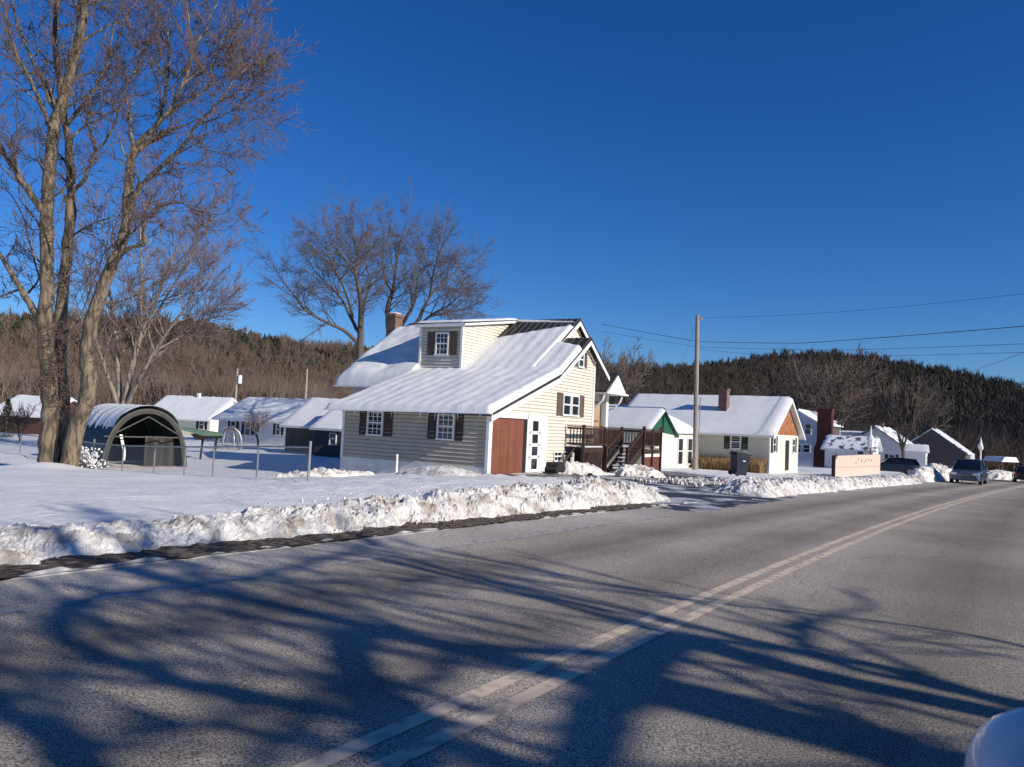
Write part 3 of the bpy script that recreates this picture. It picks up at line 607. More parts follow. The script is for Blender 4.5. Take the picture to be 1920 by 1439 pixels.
window(h2, 'x', 5.0, -3.3, -2.4, .35, 2.1, -1, cols=1, rows=2); window(h2, 'x', 5.0, -1.6, -.7, .35, 2.1, -1, cols=1, rows=2)
# dry grass against the long wall
def p2(u, v, z=0): a = R(A2); return Vector((17+math.sin(a)*u-math.cos(a)*v, 50.4+math.cos(a)*u+math.sin(a)*v, -.93+z))
rnd = random.Random(4); b = MB()
for i in range(5200):
    v = rnd.uniform(.15, 5.0); u = -rnd.uniform(.12, 1.0); p = p2(u, v, -.1); hgt = rnd.uniform(.6, 1.35)*(1-.25*abs(u)); w = rnd.uniform(.008, .018)
    q = p+Vector((rnd.gauss(0, .13), rnd.gauss(0, .13), hgt)); a = rnd.random()*6.28; dx_, dy_ = math.cos(a)*w, math.sin(a)*w; n = len(b.v)
    mid = p.lerp(q, .6)+Vector((0, 0, .08)); b.v += [(p.x-dx_, p.y-dy_, p.z), (p.x+dx_, p.y+dy_, p.z), (mid.x+dx_, mid.y+dy_, mid.z), (mid.x-dx_, mid.y-dy_, mid.z), tuple(q)]; b.f += [(n, n+1, n+2, n+3), (n+3, n+2, n+4)]
tag(b.build('dry_grass', mat('dry grass', (.40, .26, .13), .9, (.28, .17, .08), 2)), kind='stuff')
# ------------------------------------------------------------------ generic far house
def far_house(loc, az, L, W, eave, ridge, label, wallm, roofm='white', snowm='roofsnow', base=-.6, ridge_ax='v', wins=(), snow_t=.2, over=.35, name='house', chim=None, cat='house', bare=(0, 0)):
    """front-right corner at loc; ridge along local y ('v') over length L, width W along local x; or ridge along local x ('u')"""
    e = empty(name, loc, R(90-az), label, cat)
    b = MB(); h = W/2
    if ridge_ax == 'v': b.prism([(0, base), (0, eave), (h, ridge), (W, eave), (W, base)], 0, L, 'y')
    else: b.prism([(0, base), (0, eave), (h, ridge), (W, eave), (W, base)][::-1], 0, L, 'x')
    b.build('wall', wallm if not isinstance(wallm, str) else M[wallm], e)
    sl_ = (ridge-eave)/h; r_ = MB(); ax = 'y' if ridge_ax == 'v' else 'x'
    for a, sgn in ((-over, 1), (W+over, -1)):
        r_.prism([(a, eave-over*sl_+.02), (h, ridge+.10), (h, ridge), (a, eave-over*sl_-.1)][::sgn], -over, L+over, ax)
    ro = r_.build('roof', M[roofm], e)
    if snow_t > 0:
        sn = MB()
        for a, k in ((-over, 0), (W+over, 1)):
            if ax == 'y': q = [(a, -over, eave-over*sl_+.03), (h, -over, ridge+.11), (h, L+over, ridge+.11), (a, L+over, eave-over*sl_+.03)]
            else: q = [(-over, a, eave-over*sl_+.03), (-over, h, ridge+.11), (L+over, h, ridge+.11), (L+over, a, eave-over*sl_+.03)]
            if bare[k]: q[0] = Vector(q[0]).lerp(Vector(q[1]), bare[k]); q[3] = Vector(q[3]).lerp(Vector(q[2]), bare[k]+.1)
            snow_slab(sn, *q, snow_t, (1, 0, 1, 1), .2, .35, .05)
        sn.build('roof_snow', M[snowm], ro, smooth=True)
    for (face, a0, a1, z0, z1, *sh) in wins:
        pl = 0; window(e, face, pl, a0, a1, z0, z1, -1, cols=1, rows=2)
        if sh: w_ = (a1-a0)*.45; shutter(e, face, pl, a0-w_-.05, a0-.05, z0, z1, -1, 'shut_g'); shutter(e, face, pl, a1+.05, a1+w_+.05, z0, z1, -1, 'shut_g')
    if chim: MB().box(chim[0], chim[0]+chim[3], chim[1], chim[1]+chim[3], ridge-1.2, chim[2]).build('chimney', M[chim[4] if len(chim) > 4 else 'brick'], e)
    return e
M['bluewhite'] = mat('pale blue siding', (.50, .56, .66), .6, (.46, .52, .62), 2)
M['greywhite'] = mat('pale grey siding', (.62, .63, .66), .6, (.55, .57, .60), 2)
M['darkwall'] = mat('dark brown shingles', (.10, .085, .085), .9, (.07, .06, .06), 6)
M['olive'] = mat('olive board wall', (.10, .085, .06), .8, (.13, .11, .08), 2, stretch=(3, 3, .3))
M['patchy'] = mat('patchy roof snow', (.80, .82, .86), .6, (.10, .10, .11), 1.6, contrast=(.52, .6), detail=7)
# two storey blue white house with a big brick chimney
c3 = at(1532, 878, 88); h3 = far_house(c3, A2, 12.5, 4.4, 5.2, 6.4, 'two storey pale blue house with shaded gable behind the tall red brick chimney', 'bluewhite', ridge_ax='u', over=.3,
    wins=[('y', .75, 1.45, 3.8, 5.0), ('y', 1.65, 2.6, 3.8, 5.0), ('y', .8, 1.6, 1.7, 2.6), ('y', 1.8, 2.4, 1.7, 2.6)], chim=(2, 3.4, 7.2, .5, 'white'))
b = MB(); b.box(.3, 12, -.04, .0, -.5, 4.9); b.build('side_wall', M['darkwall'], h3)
ck = empty('chimney_stack', at(1545, 879, 86), R(90-A2), 'tall red brick chimney stack with wide base, in front of the pale blue house', 'chimney')
b = MB(); b.prism([(-1.1, -.4), (1.05, -.4), (1.05, 2.2), (.75, 3.0), (.75, 6.4), (-.75, 6.4), (-.75, 3.0), (-1.1, 2.2)][::-1], -.5, .5, 'x'); b.build('stack', M['brickred'], ck)
MB().box(-.6, .6, -.85, .85, 6.4, 6.65).build('cap', M['brickred'], ck)
# grey white house, dark house
c4 = at(1697, 886, 100); h4 = far_house(c4, A2, 13, 7.2, 3.2, 5.7, 'pale grey house with shaded gable and patchy roof snow, behind the roadside tree', 'greywhite', 'roof', 'patchy', ridge_ax='u', wins=[('y', 1.2, 2.0, .9, 2.2, 1), ('y', 4.2, 5.1, 3.3, 4.3, 1), ('y', 3.4, 4.2, .9, 2.2, 1)], chim=(3.5, 3.2, 6.4, .6), snow_t=.12)
b = MB(); b.prism([(3.6, 2.8), (3.6, 4.9), (13.5, 4.9), (13.5, 2.8)][::-1], 2.0, 4.5, 'x'); b.build('rear_wing', M['greywhite'], h4)
sn = MB(); snow_slab(sn, (2.0, 3.6, 4.9), (6, 3.6, 5.0), (6, 13.8, 5.0), (2.0, 13.8, 4.9), .15, st=.4); sn.build('wing_snow', M['patchy'], h4, smooth=True)
c4b = at(1735, 889, 92); pc = far_house(c4b, A2, 2.2, 1.9, 2.7, 3.3, 'small sunlit white porch building at the right end of the grey house', 'white', ridge_ax='v', wins=[('x', .6, 1.3, 1.0, 2.2)], over=.2, snow_t=.08)
c5 = at(1810, 885, 118); h5 = far_house(c5, A2, 11, 9.2, 3.0, 6.3, 'dark shingled house with a steep gable, sunlit snow strip down its right roof edge', 'darkwall', 'patchy', 'patchy', ridge_ax='u', chim=(1, 4.2, 7.0, .7), snow_t=.12)
c6 = at(1822, 880, 128); h6 = far_house(c6, A2, 2.2, 2.6, 1.5, 2.4, 'low white lean-to with snowy roof beside the dark shingled house', 'white', ridge_ax='v', over=.3)
# small house with patchy roof behind the roadside board
c7 = at(1636, 880, 78); h7 = far_house(c7, A2, 4.6, 3.6, 2.0, 3.0, 'little white cottage with icy roof behind the pink beige roadside board', 'greywhite', 'white', 'patchy', ridge_ax='v', over=.35, wins=[('y', .8, 1.5, 1.0, 1.8)])
# left background houses
cB = gat(546, 72); hB = far_house(cB, 27, 9.6, 7.5, 2.45, 4.3, 'grey bungalow with shuttered windows and hipped snowy roof, behind the chain link fence', 'greywhite', wins=[('y', 1.4, 2.0, 1.0, 2.1, 1), ('y', 4.0, 4.6, 1.1, 2.1), ('y', 5.2, 6.0, .8, 2.1, 1), ('y', 7.2, 7.9, 1.1, 2.1, 1), ('x', 1.5, 2.3, 1.0, 2.1, 1)], over=.5)
MB().box(-.06, .9, -.08, -.02, 0, 2.4).build('corner_panel', M['white'], hB)
cS = gat(592, 56); hS = far_house(cS, 27, 3.0, 5.2, 2.2, 3.9, 'small olive shed with snowy roof between the grey bungalow and the garage house', 'olive', ridge_ax='v', over=.35, name='shed', cat='shed')
cS2 = gat(640, 52); far_house(cS2, 27, 2.4, 5.0, 2.1, 3.6, 'dark shed standing in the shadow close behind the garage house', 'darkwall', ridge_ax='v', over=.3, name='shed', cat='shed', wins=[('y', .5, 1.1, .9, 1.7)])
cA = gat(392, 92); far_house(cA, 20, 10, 7, 2.3, 4.6, 'pale house with broad snowy roof striped by branch shadows, left of the grey bungalow', 'cream', over=.5, wins=[('y', .8, 1.6, .9, 2.0, 1), ('y', 5.6, 6.3, .9, 1.7)], chim=(3.2, 4.8, 5.3, .35, 'white'))
cL = gat(78, 70); far_house(cL, 14, 6.0, 6, 1.9, 3.3, 'low brown house with snowy roof, half hidden at the left behind the big tree', mat('rust wall', (.13, .055, .03), .8, (.07, .045, .04), 3), over=.45)
# ------------------------------------------------------------------ arched fabric shelter
qs = empty('arched_shelter', (-15.55, 33.2, tz(-15.5, 33.2)), R(46), 'dark green arched fabric shelter with snow on top and open front', 'shelter')
M['fabric'] = mat('dark green tarpaulin', (.008, .020, .022), .55, (.014, .034, .036), 2, .03, 2.2, stretch=(1.2, 1.2, .25))
M['fabgrey'] = mat('grey brown tarpaulin', (.055, .05, .042), .7, (.038, .035, .03), 4, .02, 3)
QW, QH, QL = 3.6, 2.55, 4.6
def arch(t, off=0):                  # t 0..1 across; pointed-round arch profile
    a = math.pi*t; x = -math.cos(a); z = math.sin(a)**.62
    return ((QW/2+off)*x*(.86+.14*(1-z)), (QH+off)*z)
N = 26
# local x runs across the mouth, local y to the back
def qp(t, y, off=0): a = arch(t, off); return (a[0], y, a[1])
b = MB(); b.grid([[qp(i/N, y+.0) for i in range(N+1)] for y in np.linspace(0, QL, 15)]); b.grid([[qp(i/N, y, -.03) for i in range(N+1)] for y in np.linspace(0, QL, 3)])
b.build('cover', M['fabric'], qs, smooth=True)
b = MB()
for i in range(N):
    p, q = qp(i/N, 0), qp((i+1)/N, 0); p2_, q2_ = qp(i/N, 0, -.22), qp((i+1)/N, 0, -.22); b.quad(p, q, (q2_[0], -.02, q2_[2]), (p2_[0], -.02, p2_[2]))
b.build('front_flap', M['fabgrey'], qs)
b = MB()
for y in (0.02, 1.8, 3.6, QL-.02): b.tube([qp(i/N, y, -.05) for i in range(N+1)], .03, 6)
b.tube([(-1.5, .02, 1.35), (0, .02, 2.2), (1.5, .02, 1.35)], .03, 6); b.tube([(-1.75, .02, 1.32), (1.75, .02, 1.32)], .03, 6)
b.build('frame', mat('dark tube frame', (.09, .095, .09), .6), qs)
b = MB(); b.v += [qp(i/N, QL-.1, -.06) for i in range(N+1)]; b.f.append(tuple(range(N+1))); b.build('back_panel', M['fabgrey'], qs)
b = MB()                             # hanging panels in the mouth
b.grid([[(x, .5+.12*math.sin(x*9), z) for z in np.linspace(0, 1.35, 6)] for x in np.linspace(.15, 1.72, 24)]); b.build('hanging_panel', M['fabgrey'], qs, smooth=True)
b = MB(); b.grid([[(-.95+.1*math.sin(z*3)+x, .3, z) for z in np.linspace(.3, 1.4, 8)] for x in (0, .12)]); b.build('door_strip', M['white'], qs)
b = MB(); G = []
for iy in range(40):
    y = -.05+iy*(QL+.1)/39; row = []
    lo = .17+.05*fb(y*2.2, 0, 3.); hi = .80+.04*fb(y*2, 4, 3.)
    for i in range(31):
        k = i/30; t_ = lo+(hi-lo)*k; e = min(k, 1-k)*6; h = .13*math.sqrt(min(1, e))+.02*fb(y*2, k*4, 1.)*min(1, e)+.02*math.sin(y*7)*min(1, e); row.append(qp(t_, y, max(h, .005)))
    G.append(row)
b.grid(G); b.build('snow_cover', M['roofsnow'], qs, smooth=True)
MB().box(-1.7, 1.7, -.25, -.1, -.05, .06).build('sill', mat('pinkish board', (.30, .20, .17), .8), qs)
# ------------------------------------------------------------------ chain link fences
def chain_link():
    m = bpy.data.materials.new('chain link'); m.use_nodes = True; nt = m.node_tree; b = nt.nodes['Principled BSDF']; L = nt.links
    b.inputs['Base Color'].default_value = (.38, .39, .40, 1); b.inputs['Metallic'].default_value = .4; b.inputs['Roughness'].default_value = .5
    uv = nt.nodes.new('ShaderNodeUVMap'); sp = nt.nodes.new('ShaderNodeSeparateXYZ'); L.new(uv.outputs[0], sp.inputs[0]); outs = []
    for op in ('ADD', 'SUBTRACT'):
        a = nt.nodes.new('ShaderNodeMath'); a.operation = op; L.new(sp.outputs[0], a.inputs[0]); L.new(sp.outputs[1], a.inputs[1])
        k = nt.nodes.new('ShaderNodeMath'); k.operation = 'MULTIPLY'; k.inputs[1].default_value = 1/.09; L.new(a.outputs[0], k.inputs[0])
        f = nt.nodes.new('ShaderNodeMath'); f.operation = 'FRACT'; L.new(k.outputs[0], f.inputs[0])
        l = nt.nodes.new('ShaderNodeMath'); l.operation = 'LESS_THAN'; l.inputs[1].default_value = .11; L.new(f.outputs[0], l.inputs[0]); outs.append(l)
    mx = nt.nodes.new('ShaderNodeMath'); mx.operation = 'MAXIMUM'; L.new(outs[0].outputs[0], mx.inputs[0]); L.new(outs[1].outputs[0], mx.inputs[1]); L.new(mx.outputs[0], b.inputs['Alpha'])
    return m
M['link'] = chain_link()
def fence(pts, label, h=1.05, loc=None):
    o0 = Vector((*pts[0], tz(*pts[0]))); e = empty('chain_link_fence', o0, 0, label, 'fence'); P = [Vector((x, y, tz(x, y)))-o0 for x, y in pts]
    for i, p in enumerate(P): b = MB(); b.tube([p-Vector((0, 0, .3)), p+Vector((0, 0, h+(.14 if i == 0 else .02)))], .038 if i == 0 else .028, 8); b.build('post', M['grey'], e)
    b = MB(); b.tube([p+Vector((0, 0, h-.02)) for p in P], .030, 6); b.build('top_rail', M['grey'], e)
    b = MB(); uv = []; acc = 0
    for i in range(len(P)-1):
        L_ = (P[i+1]-P[i]).length; b.quad(P[i], P[i+1], P[i+1]+Vector((0, 0, h)), P[i]+Vector((0, 0, h))); uv += [(acc, 0), (acc+L_, 0), (acc+L_, h), (acc, h)]; acc += L_
    o = b.build('wire_mesh', M['link'], e); u = o.data.uv_layers.new(name='UVMap'); u.data.foreach_set('uv', np.array(uv, float).ravel()); return e
fence([(-5.4, 21.0), (-7.45, 23.0), (-9.6, 25.2), (-11.2, 26.8), (-12.9, 28.2), (-14.9, 29.9), (-16.8, 31.3)], 'chain link fence in front of the arched shelter, ending at a taller post')
fence([(-16.8, 31.3), (-18.4, 33.0), (-20.0, 34.0), (-21.5, 35.8), (-24, 38), (-28, 41)], 'far stretch of chain link fence running left behind the big tree')
fence([tuple(gat(540, 66).xy), tuple(gat(515, 66.5).xy), tuple(gat(460, 67).xy), tuple(gat(425, 68).xy), tuple(gat(385, 69).xy)], 'pale low fence in front of the grey bungalow', 1.0)
# ------------------------------------------------------------------ yard objects on the left
gp = gat(390, 42); tb = empty('garden_canopy', gp, R(8), 'green sloping canopy board on two dark posts, behind the fence', 'canopy')
b = MB()
for x in (-.33, .38): b.tube([(x-.08, 0, -.1), (x, 0, 1.35)], .06, 8)
b.build('posts', M['dark'], tb)
b = MB(); b.prism([(-1.5, 1.62), (-1.4, 1.72), (.55, 1.50), (.62, 1.34), (-.2, 1.32)], -.5, .5, 'y'); b.build('board', mat('green board', (.10, .17, .13), .6, (.14, .2, .16), 3), tb)
b = MB(); b.prism([(-.9, 1.40), (-.2, 1.315), (.6, 1.335), (.5, 1.2), (-.6, 1.1)], -.45, .45, 'y'); b.build('underside', M['dark'], tb)
dp = gat(427, 56); dm_ = empty('garden_dome', dp, 0, 'grey lattice garden dome standing in the snow left of the small bare tree', 'garden dome')
b = MB(); hh = 1.75
for k in range(8):
    a = math.pi*k/8; pts = [(math.cos(a)*.95*math.cos(t), math.sin(a)*.95*math.cos(t), .6+hh*.65*math.sin(t)) for t in np.linspace(0, math.pi, 15)]
    b.tube([(pts[0][0], pts[0][1], -.1)]+pts+[(pts[-1][0], pts[-1][1], -.1)], .022, 4)
for z in (.1, .6, 1.1, 1.45):
    r_ = .95 if z <= .6 else .95*math.sqrt(max(0, 1-((z-.6)/(hh*.65))**2)); b.tube([(r_*math.cos(t), r_*math.sin(t), z) for t in np.linspace(0, 2*math.pi, 17)], .02, 4)
b.build('frame', M['grey'], dm_)
b = MB()
for q in range(60):
    a = random.Random(q).random()*6.28; t = random.Random(q+99).random()*1.4; r_ = .92*math.cos(t); a2 = a+.5; z = .1+1.5*math.sin(t)*.95
    b.tube([(r_*math.cos(a), r_*math.sin(a), z), (r_*math.cos(a2), r_*math.sin(a2), z+.25)], .012, 3)
b.build('dry_vines', M['twig2'], dm_)
pile('snow_pile', 'long low snow pile beside the left end of the garage house', -6.6, 27.8, 2.3, 1.2, .42, .8, 3.)
pile('snow_pile', 'snow pile heaped left of the deck stairs', *gat(1076, 34.0).xy, 1.5, .9, .55, R(20), 5.)
pile('snow_pile', 'snow pile heaped right of the deck stairs', *gat(1199, 35.3).xy, 1.35, .9, .5, R(20), 8.)
pile('snow_pile', 'smooth snow drift against the garage corner left of the red door', *hl(-1.0, 1.6).xy, .9, 2.0, .40, R(90-AZ), 11., 'bank', .35)
pile('snow_pile', 'snow mound around the foot of the big tree', -15.7, 26.5, 1.5, 1.2, .3, 0, 14., 'snow', .2)
pile('snow_pile', 'tall dirty snow heap beside the oncoming vehicle', *gat(1755, 62).xy, 2.0, 1.6, 1.35, .5, 17.)
pile('snow_pile', 'snow heap to the right of the oncoming vehicle', *gat(1872, 80).xy, 2.6, 1.6, 1.0, .3, 21.)
# snow covered shrub next to the big tree
sh = gat(160, 29.5); so_e = empty('snowy_shrub', sh, 0, 'low shrub caked in snow between the big tree and the arched shelter', 'shrub')
rnd = random.Random(8); b = MB(); b2 = MB()
for i in range(90):
    a = rnd.random()*6.28; e = rnd.uniform(.2, 1.35); L_ = rnd.uniform(.5, 1.0); d = Vector((math.cos(a)*math.cos(e), math.sin(a)*math.cos(e)*.8, math.sin(e))); tip = d*L_
    b2.tube([(0, 0, 0), tuple(tip*.5), tuple(tip)], [.012, .008, .004], 3)
    for k in range(3):
        c = tip*(1-k*.25)+Vector((rnd.gauss(0, .04), rnd.gauss(0, .04), .02)); r_ = rnd.uniform(.03, .07); n = len(b.v)
        b.v += [(c.x+r_, c.y, c.z), (c.x, c.y+r_, c.z), (c.x-r_, c.y, c.z), (c.x, c.y-r_, c.z), (c.x, c.y, c.z+r_), (c.x, c.y, c.z-r_*.6)]
        b.f += [(n, n+1, n+4), (n+1, n+2, n+4), (n+2, n+3, n+4), (n+3, n, n+4), (n+1, n, n+5), (n+2, n+1, n+5), (n+3, n+2, n+5), (n, n+3, n+5)]
b2.build('stems', M['twig2'], so_e); b.build('snow_clumps', M['roofsnow'], so_e)
# ------------------------------------------------------------------ utility poles and wires
pb = gat(1303, 47)
def upole(loc, h, r, label, extra=None, lean=0):
    e = empty('utility_pole', loc, 0, label, 'utility pole'); b = MB(); b.tube([(0, 0, -.4), (lean*.5, 0, h*.5), (lean, 0, h)], [r, r*.86, r*.72], 12); b.build('pole', M['wood'], e); return e
PH = at(1307.5, 592, 47).z-pb.z
up1 = upole(pb, PH, .165, 'tall bare wooden utility pole in front of the long low house', lean=(at(1308, 592, 47).x-at(1303.5, 875, 47).x))
b = MB(); b.box(.0, .14, -.07, .07, PH-.25, PH-.08); b.tube([(.16, 0, 0), (.18, 0, 4.5)], .03, 6); b.build('fittings', M['grey'], up1)
for px, D, yt, lab in ((437, 105, 691, 'thin utility pole with a white transformer rising between the two left houses'), (568, 110, 692, 'plain thin utility pole rising behind the grey bungalow roof')):
    q = gat(px, D); p_ = upole(q, at(px, yt, D).z-q.z, .19, lab)
    if px == 437: b = MB(); hh = at(px, 712, D).z-q.z; b.tube([(.45, -.1, hh-.5), (.45, -.1, hh+.6)], .28, 10); b.build('transformer', M['white'], p_)
def wire(pts, label, r=.012, sag=0):
    P = []
    for i in range(len(pts)-1):
        a, c = Vector(pts[i]), Vector(pts[i+1])
        for k in range(14): t = k/14; p = a.lerp(c, t); p.z -= sag*4*t*(1-t)*(c-a).length*.02; P.append(p)
    P.append(Vector(pts[-1])); b = MB(); b.tube(P, r, 4); return tag(b.build('overhead_wire', M['wire']), label, 'wire', 'overhead wires')
top = at(1308, 596, 47)
wire([top, at(1920, 551, 30), at(2300, 520, 24)], 'thin topmost overhead wire running right from the bare pole', .007, .6)
wire([at(1128, 608, 90), at(1310, 641, 75), at(1500, 644, 62), at(1920, 612, 42), at(2250, 575, 34)], 'thick overhead cable that rises to the right edge above the hill', .022, .1)
wire([at(1128, 622, 92), at(1310, 651, 76), at(1560, 657, 62), at(1920, 645, 44), at(2250, 625, 36)], 'overhead wire just below the thick cable', .014, .1)
wire([at(1310, 655, 76), at(1480, 671, 66), at(1920, 661, 46), at(2250, 650, 38)], 'lowest overhead wire crossing the hill top', .012, .1)
wire([at(1820, 698, 60), at(1920, 661, 34), at(2200, 560, 20)], 'steep overhead wire climbing to the right edge', .012, 0)
wire([at(1306, 600, 47), at(1277, 690, 50), at(1240, 760, 54)], 'thin guy wire slanting down left from the bare pole', .006, 0)
# ------------------------------------------------------------------ roadside things on the right
M['blackpl'] = mat('dark blue black plastic', (.012, .016, .028), .45, (.018, .022, .035), 4)
bn = empty('wheeled_bin', gat(1384, 37.5)+Vector((0, 0, .28)), R(12), 'dark blue wheeled rubbish bin standing in the snow bank beside the driveway', 'bin'); bn.rotation_euler = (R(2), R(3), R(12))
b = MB(); b.prism([(-.36, 1.0), (.40, .98), (.26, .0), (-.28, .0)], -.32, .32, 'y'); b.build('body', M['blackpl'], bn, bevel=.03)
b = MB(); b.prism([(-.40, 1.0), (.46, .98), (.44, 1.03), (-.1, 1.10), (-.38, 1.09)], -.35, .35, 'y'); b.build('lid', M['blackpl'], bn, bevel=.015)
b = MB(); b.tube([(-.40, -.24, .95), (-.46, -.24, .96), (-.46, .24, .96), (-.40, .24, .95)], .018, 6); b.build('handle', M['blackpl'], bn)
for y in (-.34, .34): b = MB(); b.tube([(-.24, y-.03, .06), (-.24, y+.03, .06)], .12, 14); b.build('wheel', M['dark'], bn)
MB().box(.0, .14, -.3225, -.33, .66, .71).build('label_plate', M['white'], bn)
sg0 = gat(1563, 49.5); sg1 = gat(1648, 55.5); an = math.atan2(sg1.y-sg0.y, sg1.x-sg0.x); Ls = (sg1-sg0).length
sg = empty('roadside_board', sg0, an, 'pink beige freestanding roadside board with clipped corner and small dark red marks', 'board')
zt = at(1563, 856, 49.5).z-sg0.z+.02
M['pink'] = mat('pink beige panel', (.62, .47, .39), .7, (.56, .43, .35), 3)
b = MB(); b.prism([(0, .0), (Ls, .2), (Ls, zt+.15), (.5, zt+.02), (0, zt-.35)], -.06, .06, 'y'); b.build('panel', M['pink'], sg)
b = MB(); b.box(-.12, 0, -.1, .1, -.2, zt+.05); b.tube([(-.05, 0, zt-.1), (.45, 0, zt+.12)], .05, 6); b.build('frame', M['dark'], sg)
MB().box(.02, Ls-.02, -.075, -.061, zt*.48, zt*.48+.05).build('joint_strip', mat('tan strip', (.45, .33, .24), .8), sg)
b = MB()
for x, z, w, h in ((.62, .80, .035, .10), (.50, .92, .03, .06), (.44, .66, .035, .05), (.40, .60, .03, .04), (.60, .70, .03, .06), (.76, .84, .05, .05), (.79, .78, .03, .05), (.86, .88, .03, .09), (.71, .66, .05, .05), (.97, .82, .05, .07), (.92, .80, .02, .05)):
    xx = Ls*(.18+x*.62); zz = zt*(.30+z*.62); b.prism([(xx-w, zz-h*.6), (xx+w, zz-h), (xx+w*.8, zz+h*.7), (xx-w*.9, zz+h)], -.07, -.062, 'y')
b.build('marks', mat('dark red marks', (.12, .02, .018), .7), sg)
lpp = empty('garden_lantern', gat(1631, 62)+Vector((0, 0, .1)), 0, 'white garden lantern on a dark red post behind the pink beige board', 'lantern')
b = MB(); b.tube([(0, 0, 0), (0, 0, 2.1)], .07, 8); b.build('post', M['deckred'], lpp)
b = MB(); b.tube([(0, 0, 2.1), (0, 0, 2.2), (0, 0, 2.75), (0, 0, 2.8), (0, 0, 3.2), (0, 0, 3.9)], [.12, .26, .26, .36, .09, .03], 8); b.build('lantern_head', M['white'], lpp)
fl = empty('white_pole_light', gat(1838, 90), 0, 'slender white pole light right of the dark shingled house', 'pole light')
b = MB(); b.tube([(0, 0, 0), (0, 0, 3.4)], .09, 8); b.build('pole', M['white'], fl); b = MB(); b.tube([(0, 0, 3.0), (.05, 0, 3.2), (-.06, 0, 3.6), (0, 0, 4.0), (0, 0, 4.6)], [.08, .24, .28, .12, .02], 8); b.build('head', M['white'], fl)
gz = empty('roadside_canopy', gat(1876, 95), R(25), 'small canopy with a snowy white roof at the far right', 'canopy')
b = MB()
for x in (-1.1, 1.1):
    for y in (-.9, .9): b.tube([(x, y, -.2), (x, y, 1.9)], .08, 6)
b.build('posts', M['deckred'], gz); b = MB(); b.prism([(-1.7, 1.9), (1.7, 1.9), (1.1, 2.5), (-1.1, 2.5)], -1.2, 1.2, 'y'); b.build('roof', M['roofsnow'], gz)
# ------------------------------------------------------------------ vehicles
def paint(name, c, metal=.3):
    m = mat(name, c, .28, spec=.5, metal=metal); m.node_tree.nodes['Principled BSDF'].inputs['Coat Weight'].default_value = .6; return m
M['lamp'] = mat('lamp glass', (.75, .78, .8), .15, spec=.8); M['tyre'] = mat('tyre', (.02, .02, .02), .85); M['rim'] = mat('wheel rim', (.35, .36, .38), .35, metal=.8); M['chrome'] = mat('chrome trim', (.5, .52, .55), .25, metal=.9)
M['carglass'] = glass('car glass', (.008, .01, .013))
def section(w, z0, z1, r=.12, tum=0.0, n=3):
    """closed cross-section, x across; z0 sill, z1 top, tum = inward lean at the top"""
    P = [(-w, z0+.06), (-w+.05, z0), (w-.05, z0), (w, z0+.06)]
    for i in range(n+1): a = i/n*math.pi/2; P.append((w-tum-r+r*math.cos(a), z1-r+r*math.sin(a)))
    for i in range(n+1): a = math.pi/2+i/n*math.pi/2; P.append((-w+tum+r+r*math.cos(a), z1-r+r*math.sin(a)))
    return P
def loft(b, secs):                   # secs: list of (y, section)
    n = len(secs[0][1]); k = len(b.v)
    for y, S in secs: b.v += [(x, y, z) for x, z in S]
    for i in range(len(secs)-1):
        for j in range(n): j2 = (j+1) % n; b.f.append((k+i*n+j, k+i*n+j2, k+(i+1)*n+j2, k+(i+1)*n+j))
    b.f.append(tuple(k+j for j in range(n))); b.f.append(tuple(k+(len(secs)-1)*n+j for j in range(n-1, -1, -1)))
